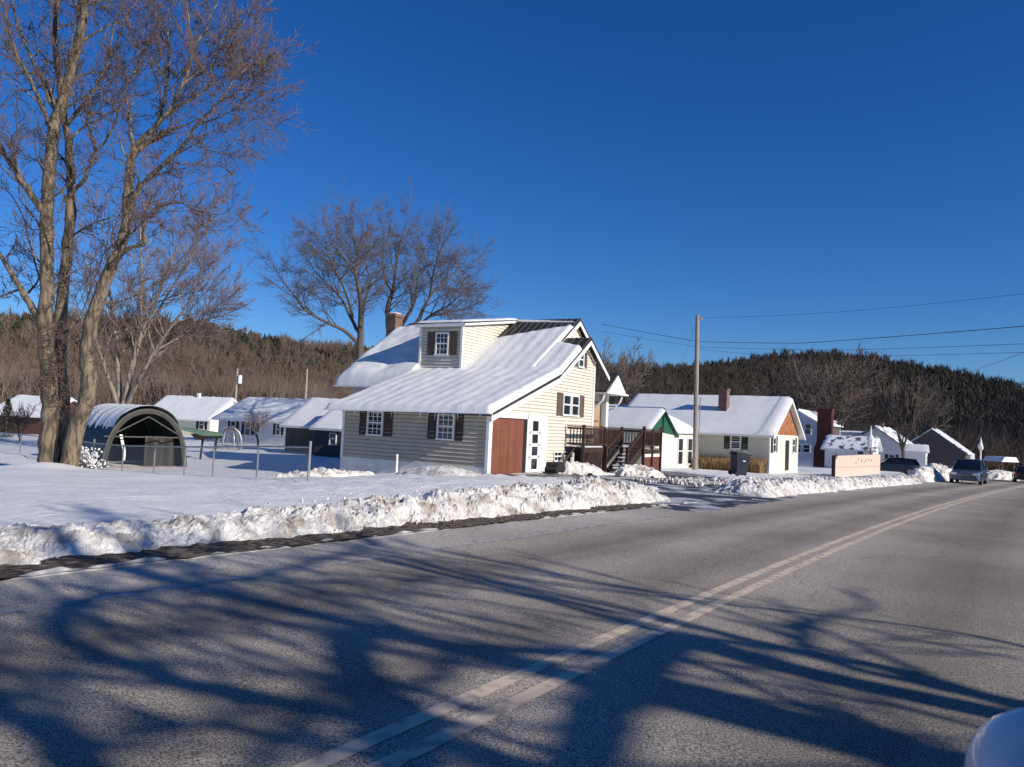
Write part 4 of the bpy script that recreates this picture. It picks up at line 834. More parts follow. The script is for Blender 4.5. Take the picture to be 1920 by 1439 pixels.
def suv(name, loc, heading, label, pm, cat='car', h=1.72, L=4.75, W=.93, belt=1.02, detail=True, mirror=True, boxy=.0):
    """front points along +y of the local frame"""
    e = empty(name, loc, heading, label, cat); f = L/2
    b = MB(); loft(b, [(-f, section(W*.86, .42, belt*.92, .10, .05)), (-f+.12, section(W*.96, .30, belt, .10, .04)), (-f*.5, section(W, .26, belt+.01, .08, .03)), (f*.30, section(W, .26, belt, .08, .03)),
        (f*.36, section(W, .26, belt-.01, .09, .03)), (f*.70, section(W*.985, .26, belt-.07, .14, .05)), (f-.18, section(W*.93, .28, belt-.17, .16, .06)), (f, section(W*.80, .36, belt-.33, .10, .05))])
    body = b.build('body', pm, e, smooth=True)
    try:
        body.data.set_sharp_from_angle(angle=R(38))
    except Exception: pass
    b = MB(); g0 = belt-.03
    loft(b, [(-f+.10, section(W*.84, g0, g0+.05, .02, .02)), (-f+.45, section(W*.90, g0, h-.06, .12, .17)), (-f*.2, section(W*.93, g0, h-.01, .12, .17)), (f*.10, section(W*.93, g0, h-.05, .12, .17)), (f*.42, section(W*.90, g0, g0+.05, .02, .02))])
    gh = b.build('glasshouse', M['carglass'], e, smooth=True)
    try: gh.data.set_sharp_from_angle(angle=R(38))
    except Exception: pass
    b = MB()                         # roof skin and pillars in body colour
    loft(b, [(-f+.40, section(W*.755, h-.10, h-.04, .03, .01)), (-f*.2, section(W*.78, h-.06, h+.015, .04, .01)), (f*.10, section(W*.77, h-.10, h-.03, .03, .01))]); b.build('roof', pm, e, smooth=True)
    def pil(ya, yb, w=.035):
        for s in (-1, 1): b = MB(); b.tube([(s*(W*.925), ya, belt-.01), (s*(W*.78), yb, h-.06)], w, 5); b.build('pillar', pm, e)
    pil(f*.42, f*.11, .03); pil(f*.02, -.05); pil(-f*.45, -f*.42); pil(-f+.13, -f+.46, .06)
    for y in (f*.62, -f*.60):
        for s in (-1, 1):
            w_ = MB(); w_.tube([(s*(W-.20), y, .34), (s*(W+.005), y, .34)], .34, 22); wo_ = w_.build('wheel', M['tyre'], e)
            w_ = MB(); w_.tube([(s*(W-.02), y, .34), (s*(W+.015), y, .34)], .21, 12)
            for q in range(5): a = q*6.283/5; w_.box(s*(W+.01), s*(W+.02), y-.02, y+.02, .34-.03, .34+.03)
            w_.build('rim', M['rim'], wo_)
            a_ = MB(); a_.tube([(s*(W-.01), y+.42*math.cos(t), .34+.42*math.sin(t)) for t in np.linspace(.15, math.pi-.15, 12)], .035, 5); a_.build('wheel_arch', M['dark'], e)
    for s in (-1, 1):
        b = MB(); zc = belt-.30; b.prism([(s*(W*.90), zc-.02), (s*(W*.50), zc-.06), (s*(W*.50), zc+.09), (s*(W*.86), zc+.15)][::s], f-.13, f+.012, 'y'); b.build('headlight', M['lamp'], e)
        b = MB(); b.box(s*W*.62, s*W*.86, -f-.02, -f+.12, belt-.35, belt-.10); b.build('tail_light', mat('red lamp', (.35, .01, .01), .3), e)
        if mirror: 
            b = MB(); b.tube([(s*(W*.93), f*.34, belt+.02), (s*(W+.08), f*.33, belt+.05)], .03, 6); loft(b, [(f*.33-.07, [(s*(W+.06)+x, belt+.10+z) for x, z in ((-.02, -.08), (.2*s, -.08), (.22*s, .06), (.0, .09))]), (f*.33+.07, [(s*(W+.07)+x, belt+.10+z) for x, z in ((.0, -.06), (.15*s, -.06), (.16*s, .04), (.0, .06))])]); b.build('mirror', pm, e)
    b = MB(); b.box(-W*.46, W*.46, f-.04, f+.018, belt-.40, belt-.24); b.box(-W*.62, W*.62, f-.05, f+.02, .42, .56); g_ = b.build('grille', M['dark'], e)
    b = MB()
    for k in range(3): b.box(-W*.46, W*.46, f+.018, f+.028, belt-.385+k*.05, belt-.37+k*.05)
    b.build('grille_bars', M['chrome'], e)
    b = MB(); loft(b, [(f-.10, section(W*.92, .30, .64, .08, .02)), (f+.05, section(W*.84, .34, .60, .08, .02))]); b.build('bumper', M['dark'] if boxy else pm, e, smooth=False)
    return e
def road_heading(s):
    a = float(np.interp(s, cs, tx)); b_ = float(np.interp(s, cs, ty)); return math.atan2(b_, a)-math.pi/2
sv = arc(34.5, 54.5); gs_ = gat(1816, 57); x, y = gs_.x, gs_.y
suv('oncoming_suv', (float(x), float(y), tz(x, y)), road_heading(sv)+math.pi, 'dark blue suv driving towards the camera on the left lane', paint('blue grey paint', (.07, .09, .13)), h=1.78, W=1.0)
gq = gat(1922, 72); x, y = gq.x, gq.y; sv2 = arc(x, y)
suv('dark_car', (float(x), float(y), tz(x, y)), road_heading(sv2)+.12, 'black car cut off by the right edge of the picture', paint('black paint', (.01, .01, .012)), h=1.55)
pk = gat(1672, 74); suv('parked_car', pk, R(70), 'dark car parked in the yard behind the pink beige board', paint('dark green grey paint', (.02, .025, .025)), h=1.6)
# white car the picture is taken from: its door mirror shows bottom right
rh = road_heading(arc(0, 0)); wc = paint('white car paint', (.62, .64, .70), 0)
fwd = Vector((-math.sin(rh), math.cos(rh), 0)); rgt = Vector((math.cos(rh), math.sin(rh), 0))
cpos = rgt*(.93+.30)+fwd*.5
wcar = suv('white_car', (cpos.x, cpos.y, tz(0, 0)), rh, 'white car beside the camera, only its door mirror reaching into the bottom right corner', wc, h=1.75, belt=1.10, L=4.8, mirror=False)
mo = at(2034, 1532, .80)             # outer middle of the mirror housing
wcar_inv = (Matrix.Translation(cpos) @ Matrix.Rotation(rh, 4, 'Z')).inverted(); ml = wcar_inv @ Vector((mo.x, mo.y, mo.z-tz(0, 0)))
b = MB(); secs = []
for t in np.linspace(0, 1, 9):       # rounded housing, closing towards the front
    k = float(np.interp(t, [0, .12, .3, .5, .75, 1], [.66, .86, .97, 1, .86, .25])); secs.append((ml.y-.03+.15*t, [(ml.x+(.108*k)*math.copysign(abs(math.cos(a))**.9, math.cos(a)), ml.z+(.094*k)*math.copysign(abs(math.sin(a))**.9, math.sin(a))) for a in np.linspace(0, 2*math.pi, 25)[:-1]]))
loft(b, secs); b.tube([(ml.x+.05, ml.y+.04, ml.z-.06), (-.90, ml.y+.06, ml.z-.12)], .035, 8)
mh = b.build('door_mirror', wc, wcar, smooth=True)
b = MB(); b.v += [(ml.x+.064*math.cos(a), ml.y-.034, ml.z+.055*math.sin(a)) for a in np.linspace(0, 2*math.pi, 25)[:-1]]; b.f.append(tuple(range(24))); b.build('mirror_glass', mat('mirror glass', (.8, .8, .8), .03, metal=1), mh)
# ------------------------------------------------------------------ trees
M['bark3'] = mat('dark grey bark', (.13, .11, .095), .95, (.08, .068, .06), 8, .02, 14)
M['twig4'] = mat('dark brown twigs', (.075, .06, .052), .9, (.11, .085, .07), 2)
M['twig3'] = mat('dark purple grey twigs', (.11, .092, .092), .9, (.08, .068, .07), 2)
class Tree:
    def __init__(s, seed, dens=1.0, tw=.008):
        s.rnd = random.Random(seed); s.big = MB(); s.tw = MB(); s.dens = dens; s.minr = tw; s.count = 0
    def limb(s, pts, rad, thick=.03):
        (s.big if rad[0] > thick else s.tw).tube(pts, rad, 10 if rad[0] > .12 else (6 if rad[0] > thick else 3), cap=False); s.count += len(pts)
    def path(s, p, d, L, n, wig, trop):
        P = [Vector(p)]; d = d.normalized()
        for i in range(n):
            d = (d+Vector((s.rnd.gauss(0, wig), s.rnd.gauss(0, wig), s.rnd.gauss(0, wig)+trop))).normalized(); P.append(P[-1]+d*(L/n))
        return P
    def grow(s, p, d, L, r, lev, wig=.16, trop=.06, ang=(.45, .95), ratio=(.45, .75), nch=(4, 7)):
        n = max(3, min(7, int(L/.3)+2)) if lev > 0 else 3
        P = s.path(p, d, L, n, wig, trop); rad = [max(s.minr, r*(1-.72*i/n)) for i in range(n+1)]
        s.limb(P, rad)
        if lev <= 0: return
        k = int(s.rnd.randint(*nch)*s.dens+.5)
        for i in range(k):
            t = s.rnd.uniform(.22, 1.0)*n; a = min(int(t), n-1); q = P[a].lerp(P[a+1], t-a); base = (P[a+1]-P[a]).normalized()
            s.grow(q, s.off(base, s.rnd.uniform(*ang)), L*s.rnd.uniform(*ratio)*(1-.25*t/n), max(s.minr, rad[a]*s.rnd.uniform(.42, .62)), lev-1, wig, trop, ang, ratio, nch)
        s.grow(P[-1], (P[-1]-P[-2]), L*.55, rad[-1], lev-1, wig, trop, ang, ratio, nch)
    def off(s, base, a):
        ax = base.cross(Vector((s.rnd.gauss(0, 1), s.rnd.gauss(0, 1), s.rnd.gauss(0, 1)))).normalized(); return (Matrix.Rotation(a, 3, ax) @ base)
    def traced(s, pts, r0, r1, kids=8, klen=(1.2, 2.4), lev=2, t0=.15, wob=.02, **kw):
        """main limb through given points, side branches grown from it"""
        Q = []
        P = [Vector(p) for p in pts]
        for i in range(len(P)-1):
            p0 = P[max(i-1, 0)]; p1 = P[i]; p2 = P[i+1]; p3 = P[min(i+2, len(P)-1)]
            for k in range(4): t = k/4; Q.append(.5*((2*p1)+(-p0+p2)*t+(2*p0-5*p1+4*p2-p3)*t*t+(-p0+3*p1-3*p2+p3)*t**3)+Vector((s.rnd.gauss(0, wob), s.rnd.gauss(0, wob), 0)))
        Q.append(P[-1]); n = len(Q)-1; rad = [r0+(r1-r0)*(i/n)**.8 for i in range(n+1)]; s.limb(Q, rad)
        for i in range(kids):
            t = (t0+(1-t0)*(i+s.rnd.random())/kids)*n; a = min(int(t), n-1); q = Q[a].lerp(Q[a+1], t-a); base = (Q[a+1]-Q[a]).normalized()
            s.grow(q, s.off(base, s.rnd.uniform(.5, 1.15)), s.rnd.uniform(*klen)*(1.1-.5*t/n), min(rad[a]*.5, .05), lev, **kw)
        s.grow(Q[-1], (Q[-1]-Q[-2]), klen[1]*.7, r1, lev, **kw)
        return Q
    def done(s, name, loc, label, bark='bark', twig='twig', cat='tree', group=None):
        L = Vector(loc)
        for b in (s.big, s.tw): b.v = [(x-L.x, y-L.y, z-L.z) for x, y, z in b.v]
        e = empty(name, loc, 0, label, cat, group); s.big.build('trunk', M[bark], e, smooth=True); s.tw.build('crown', M[twig], e); return e
# the big left tree, limb by limb: image column, row, distance
D0 = 27.0
def tp(L): return [at(x, y, D0+d) for x, y, d in L]
T = Tree(11, .92, .0075); kw = dict(wig=.17, trop=.05, nch=(3, 4), ratio=(.42, .70))
zb = lambda x, d: at(x, 884, D0+d)
T.traced(tp([(90, 888, 0), (91, 830, 0), (94, 760, 0), (90, 700, 0), (85, 608, .1), (88, 487, .2), (87, 389, .2), (100, 243, .3), (119, 185, .3), (141, 97, .2), (156, 29, 0), (160, -40, 0)]), .34, .12, 14, (2.0, 3.2), 3, .35, **kw)
T.traced(tp([(120, 888, .5), (120, 850, .5), (116, 700, .7), (114, 608, .9), (120, 520, 1), (129, 438, 1.1), (134, 365, 1.2), (129, 272, 1.3), (122, 233, 1.3), (112, 150, 1.4), (104, 70, 1.4), (110, -30, 1.4)]), .27, .08, 14, (1.8, 3.0), 3, .35, **kw)
T.traced(tp([(126, 888, -.3), (142, 810, -.3), (169, 724, -.4), (161, 671, -.4), (178, 584, -.5), (199, 525, -.5), (214, 491, -.5), (234, 438, -.6), (238, 380, -.6), (248, 292, -.6)]), .31, .14, 6, (1.6, 2.6), 3, .4, **kw)
LIMBS = [([(100, 243, .3), (88, 225, 0), (73, 185, -.5), (52, 140, -1), (29, 97, -1.4), (10, 20, -2), (0, -40, -2.2)], .10, .03), ([(105, 214, .3), (83, 160, 1), (44, 78, 1.6), (29, 29, 2), (20, -30, 2.2)], .09, .03),
 ([(79, 395, .1), (55, 360, -.3), (34, 331, -.8), (0, 270, -1.4), (-30, 190, -1.8), (-60, 100, -2)], .13, .035), ([(73, 594, .1), (50, 560, .3), (29, 525, .5), (0, 477, .7), (-40, 420, .9), (-90, 330, 1)], .14, .035),
 ([(119, 378, 1.1), (145, 352, .8), (161, 331, .5), (178, 282, .3), (165, 229, .2), (170, 180, .2), (200, 120, 0), (214, 50, 0)], .085, .022), ([(178, 282, .3), (200, 262, .2), (222, 215, 0), (232, 180, 0)], .045, .015),
 ([(156, 209, .3), (190, 214, .5), (214, 210, .8), (236, 190, .9)], .045, .015), ([(124, 233, 1.3), (150, 205, 1.7), (186, 150, 2), (210, 100, 2.2), (240, 30, 2.3)], .07, .02),
 ([(248, 292, -.6), (255, 272, -.6), (287, 243, -.8), (318, 205, -1), (341, 160, -1.1), (360, 88, -1.2), (350, 29, -1.2), (355, -30, -1.2)], .12, .025), ([(238, 400, -.6), (255, 365, -.9), (272, 341, -1.1), (336, 282, -1.7), (370, 233, -2), (414, 190, -2.3), (455, 172, -2.4)], .12, .02),
 ([(250, 277, -.6), (246, 245, -.3), (243, 209, 0), (234, 170, .4), (255, 130, .7), (272, 90, .9), (300, 40, 1)], .08, .02), ([(292, 233, -.8), (336, 199, -.3), (389, 165, .1), (404, 112, .3), (430, 60, .5)], .075, .018),
 ([(300, 225, -.8), (310, 170, .2), (318, 110, .6), (316, 50, .8), (330, -20, 1)], .06, .018), ([(205, 512, -.5), (215, 492, -.9), (240, 466, -1.2), (272, 457, -1.4), (268, 430, -1.5), (287, 394, -1.6), (336, 380, -1.8), (365, 395, -2), (400, 402, -2.1)], .10, .015),
 ([(336, 380, -1.8), (342, 350, -1.6), (335, 320, -1.6), (320, 300, -1.5)], .03, .012), ([(360, 255, -1.9), (385, 280, -2.2), (410, 285, -2.3)], .03, .012),
 ([(440, 178, -2.4), (458, 195, -2.5), (470, 225, -2.6)], .028, .012), ([(150, 60, .1), (140, 10, .6), (120, -40, .9)], .07, .03), ([(389, 165, .1), (440, 130, .3)], .03, .012),
 ([(185, 562, -.5), (205, 590, -.2), (235, 560, .2), (260, 500, .5)], .04, .014), ([(110, 640, .6), (150, 590, 1.4), (180, 520, 2), (200, 460, 2.4)], .04, .014), ([(84, 560, .1), (60, 470, .9), (40, 400, 1.5), (10, 350, 1.9)], .04, .014)]
for L, a, c in LIMBS: T.traced(tp(L), a, c, 9 if a > .05 else 7, (1.1, 2.2), 3 if a > .05 else 2, .2, **kw)
for L, a, c in (([(414, 190, -2.3), (440, 150, -2), (470, 120, -1.8)], .04, .012), ([(404, 112, .3), (420, 70, .6), (455, 45, .8), (470, 10, 1)], .04, .012), ([(360, 88, -1.2), (385, 60, -1), (400, 20, -.8), (420, -20, -.8)], .05, .015),
    ([(341, 160, -1.1), (380, 130, -.6), (430, 110, -.4)], .05, .012), ([(370, 233, -2), (400, 225, -1.6), (440, 205, -1.4)], .04, .012), ([(287, 243, -.8), (300, 200, .4), (290, 140, 1.2), (265, 90, 1.6)], .04, .014)):
    T.traced(tp(L), a, c, 8, (1.0, 1.9), 3, .1, **kw)
# ivy-like dead tangle on the trunks
for i in range(90):
    t = T.rnd.random(); q = at(T.rnd.choice([86, 112, 118, 180])+T.rnd.gauss(0, 8), T.rnd.uniform(600, 760), D0-.2); T.grow(q, Vector((T.rnd.gauss(0, 1), -.6, T.rnd.gauss(-.3, .6))), T.rnd.uniform(.3, .7), .01, 1, .4, 0)
root = at(108, 884, D0)
T.done('bare_tree', root, 'huge bare tree with three tan trunks on the left, reaching above the picture', 'bark', 'twig'); print('tree1', T.count)
# fan shaped tree behind it
D1 = 43.0
T = Tree(5, .92, .009); kw2 = dict(wig=.07, trop=.04, nch=(5, 8), ratio=(.42, .72), ang=(.3, .8))
def tq(L, D): return [at(x, y, D+d) for x, y, d in L]
for L, a in (([(228, 790, 0), (240, 720, 0), (258, 650, 0), (275, 600, .4), (300, 540, .8), (330, 470, 1), (350, 420, 1)], .22), ([(232, 780, 0), (250, 730, -.3), (290, 660, -.6), (330, 600, -1), (370, 545, -1.4), (405, 500, -1.6)], .16), ([(224, 780, 0), (222, 700, .4), (215, 620, .6), (205, 540, 1), (195, 450, 1.4), (190, 400, 1.5)], .18),
             ([(222, 760, 0), (200, 700, -.4), (180, 640, -.8), (165, 560, -1), (160, 480, -1)], .14), ([(250, 680, 0), (262, 600, -1), (265, 520, -1.6), (262, 440, -2), (270, 390, -2)], .12), ([(290, 660, -.6), (340, 630, -.2), (380, 600, 0), (410, 570, .2)], .07), ([(262, 640, .2), (310, 560, 1.6), (360, 480, 2.4), (385, 430, 2.6)], .10)):
    T.traced(tq(L, D1), a, .025, 20, (1.7, 3.0), 2, .22, **kw2)
T.done('bare_tree', at(228, 790, D1), 'pale trunked bare tree with a fan of fine twigs behind the arched shelter', 'bark2', 'twig2'); print('tree2', T.count)
# tree behind the main house
D3 = 58.0; T = Tree(21, 1, .0085); kw3 = dict(wig=.06, trop=.02, nch=(5, 8), ratio=(.42, .70), ang=(.35, .9))
def z8(x, y, d=0): return (480+x/4.174, 380+y/4.174, d)
for L, a in (([z8(810, 1500), z8(815, 1120), z8(822, 850), z8(800, 660, -.5), z8(760, 540, -1), z8(680, 430, -1.4), z8(600, 330, -1.6)], .34), ([z8(790, 1090), z8(700, 1010, -.5), z8(600, 960, -1), z8(480, 900, -1.6), z8(380, 840, -2), z8(310, 740, -2.3), z8(230, 640, -2.6), z8(150, 520, -2.8)], .17),
             ([z8(800, 1010), z8(730, 880, 1), z8(680, 770, 1.6), z8(600, 680, 2), z8(480, 560, 2.4), z8(400, 440, 2.6)], .15), ([z8(800, 680, -.5), z8(780, 540, .5), z8(790, 400, 1), z8(760, 260, 1.4), z8(750, 180, 1.6)], .14), ([z8(820, 860), z8(860, 740, 1), z8(900, 640, 1.5), z8(870, 520, 2), z8(850, 420, 2)], .11), ([z8(760, 900), z8(700, 700, -2), z8(640, 560, -3), z8(560, 400, -3.4), z8(540, 260, -3.5)], .12)):
    T.traced(tq(L, D3), a, .03, 20, (1.9, 3.2), 2, .22, **kw3)
T.done('bare_tree', at(675, 738, D3), 'rounded bare tree behind the house, left of the brick chimney', 'bark3', 'twig3'); print('tree3', T.count)
D4 = 62.0; T = Tree(33, 1, .0085)
for L, a in (([z8(1130, 1500), z8(1060, 1100), z8(1030, 850), z8(1070, 700), z8(1090, 520, .5), z8(1120, 350, .8), z8(1180, 150, 1)], .34), ([z8(1120, 1000), z8(1190, 880, -1), z8(1240, 780, -1.4), z8(1260, 640, -1.6), z8(1290, 480, -1.7), z8(1330, 340, -1.8)], .18), ([z8(1180, 1100), z8(1280, 900), z8(1360, 740, 1), z8(1450, 640, 1.6), z8(1540, 560, 2), z8(1640, 460, 2.2)], .2),
             ([z8(1280, 960), z8(1400, 860, -1), z8(1520, 800, -1.6), z8(1620, 700, -2)], .12), ([z8(1360, 740, 1), z8(1380, 600, .4), z8(1420, 440, 0), z8(1470, 300, 0)], .12), ([z8(1060, 720), z8(1000, 560, 1), z8(990, 400, 1.6), z8(1000, 240, 2)], .1), ([z8(1350, 900), z8(1480, 860, 2), z8(1620, 840, 3), z8(1700, 780, 3)], .1)):
    T.traced(tq(L, D4), a, .03, 20, (1.9, 3.2), 2, .22, **kw3)
T.done('bare_tree', at(735, 738, D4), 'wide bare tree behind the house, right of the brick chimney', 'bark3', 'twig3'); print('tree4', T.count)
# free standing generic trees
def gen_tree(loc, H_, spread, seed, label, rad=.25, fork=.25, lev=4, stems=5, tw=.016, bark='bark3', twig='twig4', group=None, dens=1.0, lean=0, thick=None, **k):
    T = Tree(seed, dens, tw); loc = Vector(loc); top_ = loc+Vector((lean, 0, H_*fork)); T.limb([loc-Vector((0, 0, .3)), loc.lerp(top_, .5)+Vector((.05, 0, 0)), top_], [rad, rad*.85, rad*.75])
    kk = dict(wig=.09, trop=.04, nch=(4, 6), ratio=(.5, .74), ang=(.3, .85)); kk.update(k)
    for i in range(stems):
        a = 6.283*i/stems+T.rnd.random(); e = T.rnd.uniform(.9, 1.4); d = Vector((math.cos(a)*math.cos(e)*spread, math.sin(a)*math.cos(e)*spread, math.sin(e)))
        T.grow(top_-Vector((0, 0, T.rnd.random()*H_*fork*.3)), d, H_*(1-fork)*.5, rad*.5, lev-1, **kk)
    e = T.done('bare_tree', loc, label, bark, twig, group=group); return e
gt = gat(1138, 75); gen_tree(gt, at(1138, 598, 75).z-gt.z, 1.6, 3, 'round bare tree showing above the right end of the main house roof', .3, .3, 4, 6, .022)
gt = gat(1566, 98); gen_tree(gt, at(1566, 632, 98).z-gt.z+.5, 1.7, 9, 'broad bare tree behind the tall red brick chimney, rising above the hill', .42, .3, 4, 8, .03)
gt = gat(1500, 110); gen_tree(gt, at(1500, 655, 110).z-gt.z, 1.8, 19, 'bare tree behind the orange gable', .38, .3, 4, 7, .032)
gt = gat(1692, 80); gen_tree(gt, at(1692, 698, 80).z-gt.z, .9, 29, 'slim upright bare tree with snow on its limbs in front of the grey house', .20, .28, 4, 7, .022, trop=.14, ang=(.15, .45))
gt = gat(1722, 130); gen_tree(gt, at(1722, 690, 130).z-gt.z, 1.3, 39, 'bare tree rising behind the roof of the grey house', .3, .3, 4, 6, .035, twig='twig')
gt = gat(485, 62); gen_tree(gt, at(485, 755, 62).z-gt.z, 1.3, 49, 'small bare tree in front of the grey bungalow', .09, .35, 3, 6, .014, twig='twig2', lean=-.3)
gt = gat(35, 52); gen_tree(gt, 3.2, 1.4, 59, 'small bare bush left of the big tree behind the far fence', .05, .15, 3, 7, .012)
gt = gat(10, 60); tr = MB(); rnd = random.Random(3)
ev = empty('evergreen_shrub', gt, 0, 'narrow dark evergreen at the left edge of the picture', 'shrub'); b = MB(); b.tube([(0, 0, -.2), (0, 0, 2)], .06, 6); b.build('trunk', M['bark2'], ev)
for i in range(2200):
    z = rnd.uniform(.05, 3.0); r_ = .62*(1-(z/3.2)**2)*math.sqrt(rnd.random()); a = rnd.random()*6.28; c = Vector((math.cos(a)*r_, math.sin(a)*r_, z)); d = Vector((rnd.gauss(0, .06), rnd.gauss(0, .06), rnd.uniform(.04, .12))); e_ = Vector((rnd.gauss(0, .03), rnd.gauss(0, .03), .0)); n = len(tr.v)
    tr.v += [tuple(c-e_), tuple(c+e_), tuple(c+d)]; tr.f.append((n, n+1, n+2))
M['conifer'] = mat('dark conifer', (.020, .024, .016), .9, (.040, .040, .026), .06); tr.build('foliage', M['conifer'], ev)
# trees beyond the right verge, out of view, whose shadows fall over the road
def gpt(px, py):                     # road surface point under an image position
    d = ray(px, py); t = EYE/-d.z
    for _ in range(30): p = Vector((0, 0, EYE))+d*t; t += (p.z-tz(p.x, p.y))/-d.z*.8
    return Vector((0, 0, EYE))+d*t
SH = sd/sd.z
def lifted(L, h0, h1): n = len(L)-1; return [gpt(x, y)+SH*(h0+(h1-h0)*i/n) for i, (x, y) in enumerate(L)]
T = Tree(202, .8, .018); HUB = Vector((13.6, -3.7, 5.2)); kc = dict(wig=.09, trop=.01, nch=(2, 4), ratio=(.45, .7), ang=(.2, .5))
T.limb([Vector((14.9, -4.6, -.4)), Vector((14.6, -4.5, 1.5)), Vector((14.1, -4.1, 3.4)), HUB, HUB+Vector((-.4, .5, 1.6))], [.46, .40, .34, .30, .24])
for L, h0, h1, r0, r1, kids in (([(1980, 1345), (1700, 1262), (1450, 1215), (1250, 1185), (1000, 1120), (760, 1060), (620, 1035)], 4.8, 7.5, .12, .03, 8),
    ([(1980, 1360), (1500, 1260), (1290, 1200), (1200, 1240), (1140, 1310), (1100, 1400), (1060, 1500)], 4.8, 6.2, .20, .10, 2),
    ([(1200, 1230), (900, 1215), (720, 1190), (660, 1200), (680, 1290), (730, 1370), (780, 1460)], 5.5, 6.2, .07, .14, 2),
    ([(1060, 1460), (850, 1400), (640, 1340), (400, 1290), (200, 1235), (105, 1180), (150, 1130), (320, 1100), (480, 1082), (640, 1040)], 5.2, 8, .12, .05, 8),
    ([(500, 1320), (380, 1295), (200, 1275), (0, 1250), (-200, 1220)], 6, 8, .07, .03, 5), ([(300, 1560), (170, 1439), (80, 1370), (0, 1320), (-100, 1260)], 6.0, 8, .17, .08, 4),
    ([(2000, 1230), (1750, 1180), (1500, 1150), (1320, 1128), (1100, 1092), (860, 1055)], 5, 7.5, .05, .02, 7), ([(2050, 1480), (1800, 1430), (1600, 1345), (1400, 1310), (1150, 1290), (950, 1250)], 5, 6.5, .08, .025, 7),
    ([(1980, 1330), (1760, 1290), (1560, 1240), (1500, 1190), (1540, 1160)], 5.0, 6, .09, .04, 5), ([(1000, 1180), (800, 1140), (620, 1110), (470, 1085), (300, 1050)], 6, 8, .045, .02, 5), ([(1000, 1400), (800, 1340), (600, 1290), (450, 1230)], 5.5, 7, .05, .02, 6), ([(900, 1330), (700, 1270), (520, 1200), (380, 1160)], 5.5, 7, .045, .02, 6), ([(1150, 1150), (950, 1095), (800, 1062), (700, 1020)], 6, 8, .04, .02, 6), ([(700, 1420), (480, 1380), (280, 1340), (120, 1290)], 5.5, 7, .05, .02, 6), ([(1900, 1380), (1700, 1330), (1500, 1290), (1350, 1275)], 4.8, 6, .04, .02, 5), ([(1500, 1260), (1250, 1235), (1000, 1220), (820, 1190), (600, 1140)], 5.5, 7.5, .05, .02, 7)):
    T.traced(lifted(L, h0, h1), r0*.85, r1, kids+2, (1.0, 2.6), 1, .1, **kc)
for q in (lifted([(1980, 1345)], 5.8, 5.8) if False else []): pass
T.traced([HUB, HUB+Vector((.3, -.2, 2.2)), HUB+Vector((.2, -.5, 5)), HUB+Vector((.6, -.6, 8))], .24, .05, 10, (1.5, 2.5), 2, .2, **kc)
T.done('bare_tree', (14.9, -4.6, 0), 'large bare roadside tree on the right, out of view, whose branches shadow the road', 'bark', 'twig')
# loose lumps of snow thrown around the banks
rnd = random.Random(12); b = MB()
def lump(x, y, z, r):
    n = len(b.v); j = lambda: rnd.uniform(.6, 1.25)
    b.v.extend([(x+r*j(), y+r*.2, z), (x-r*.1, y+r*j(), z+r*.1), (x-r*j(), y, z), (x, y-r*j(), z), (x+r*.2, y, z+r*j()), (x, y, z-r)])
    b.f.extend([(n, n+1, n+4), (n+1, n+2, n+4), (n+2, n+3, n+4), (n+3, n, n+4), (n+1, n, n+5), (n+2, n+1, n+5), (n+3, n+2, n+5), (n, n+3, n+5)])
for i in range(5200):
    s = rnd.uniform(3, sA+1.5); d = LW+rnd.choice([rnd.uniform(.5, 1.3), rnd.uniform(3, 7), rnd.uniform(3, 5)]); x, y = rp(s, d); x = float(x); y = float(y)
    if d > 2 and rnd.random() > float(smv(-5, 0, x)): continue
    lump(x, y, tz(x, y)+(.05 if d > 2 else .02), rnd.uniform(.014, .042)*(1.5 if rnd.random() < .1 else 1))
for i in range(1300):
    s = rnd.uniform(sB+2.5, sC); d = LW+rnd.choice([rnd.uniform(.2, .8), rnd.uniform(3, 6)]); x, y = rp(s, d); lump(float(x), float(y), tz(x, y)+.05, rnd.uniform(.03, .09))
tag(b.build('snow_lumps', M['bank']), kind='stuff')
# ------------------------------------------------------------------ hills and woods
HP = [(-700, 640), (-300, 600), (0, 603), (100, 603), (200, 611), (330, 612), (420, 622), (500, 634), (570, 650), (640, 660), (700, 668), (900, 690), (1100, 700), (1170, 697), (1300, 688), (1450, 678), (1560, 676), (1660, 684), (1740, 700), (1800, 706), (1860, 724), (1920, 736), (2100, 760), (2500, 790)]
def ridge_el(az):                    # height angle of the hill crest for an azimuth (radians)
    px = 960+FPX*math.tan(az); y = np.interp(px, [a for a, _ in HP], [c for _, c in HP]); hz = 795+.048*(px-960); return math.atan((hz-y)/FPX*math.cos(az))
def hill_z(az, r):
    rd = 430 if az < .12 else 560; r0 = 150 if az < .12 else 210
    rd = 430+130*float(smv(.0, .3, az)); r0 = 150+60*float(smv(.0, .3, az))
    cr = EYE+math.tan(ridge_el(az))*rd+1; b0 = -3.2; t = min(max((r-r0)/(rd-r0), 0), 1)
    z = b0+(cr-b0)*(t**1.25) if r < rd else cr-(r-rd)*.25
    return z+4.0*fb(r*math.sin(az), r*math.cos(az), 2., .012, 3)*t
b = MB(); azs = np.linspace(R(-62), R(62), 150); rs = list(np.linspace(140, 620, 40)); b.grid([[(r*math.sin(a), r*math.cos(a), hill_z(a, r)) for r in rs] for a in azs]); 
b.f = [f[::-1] for f in b.f]
M['hillsoil'] = mat('leaf litter hill', (.055, .042, .034), .95, (.035, .028, .024), .05); tag(b.build('hill', M['hillsoil'], smooth=True), kind='structure')
rnd = random.Random(77)
con = MB(); con2 = MB(); dec = MB(); dec2 = MB(); dec3 = MB()
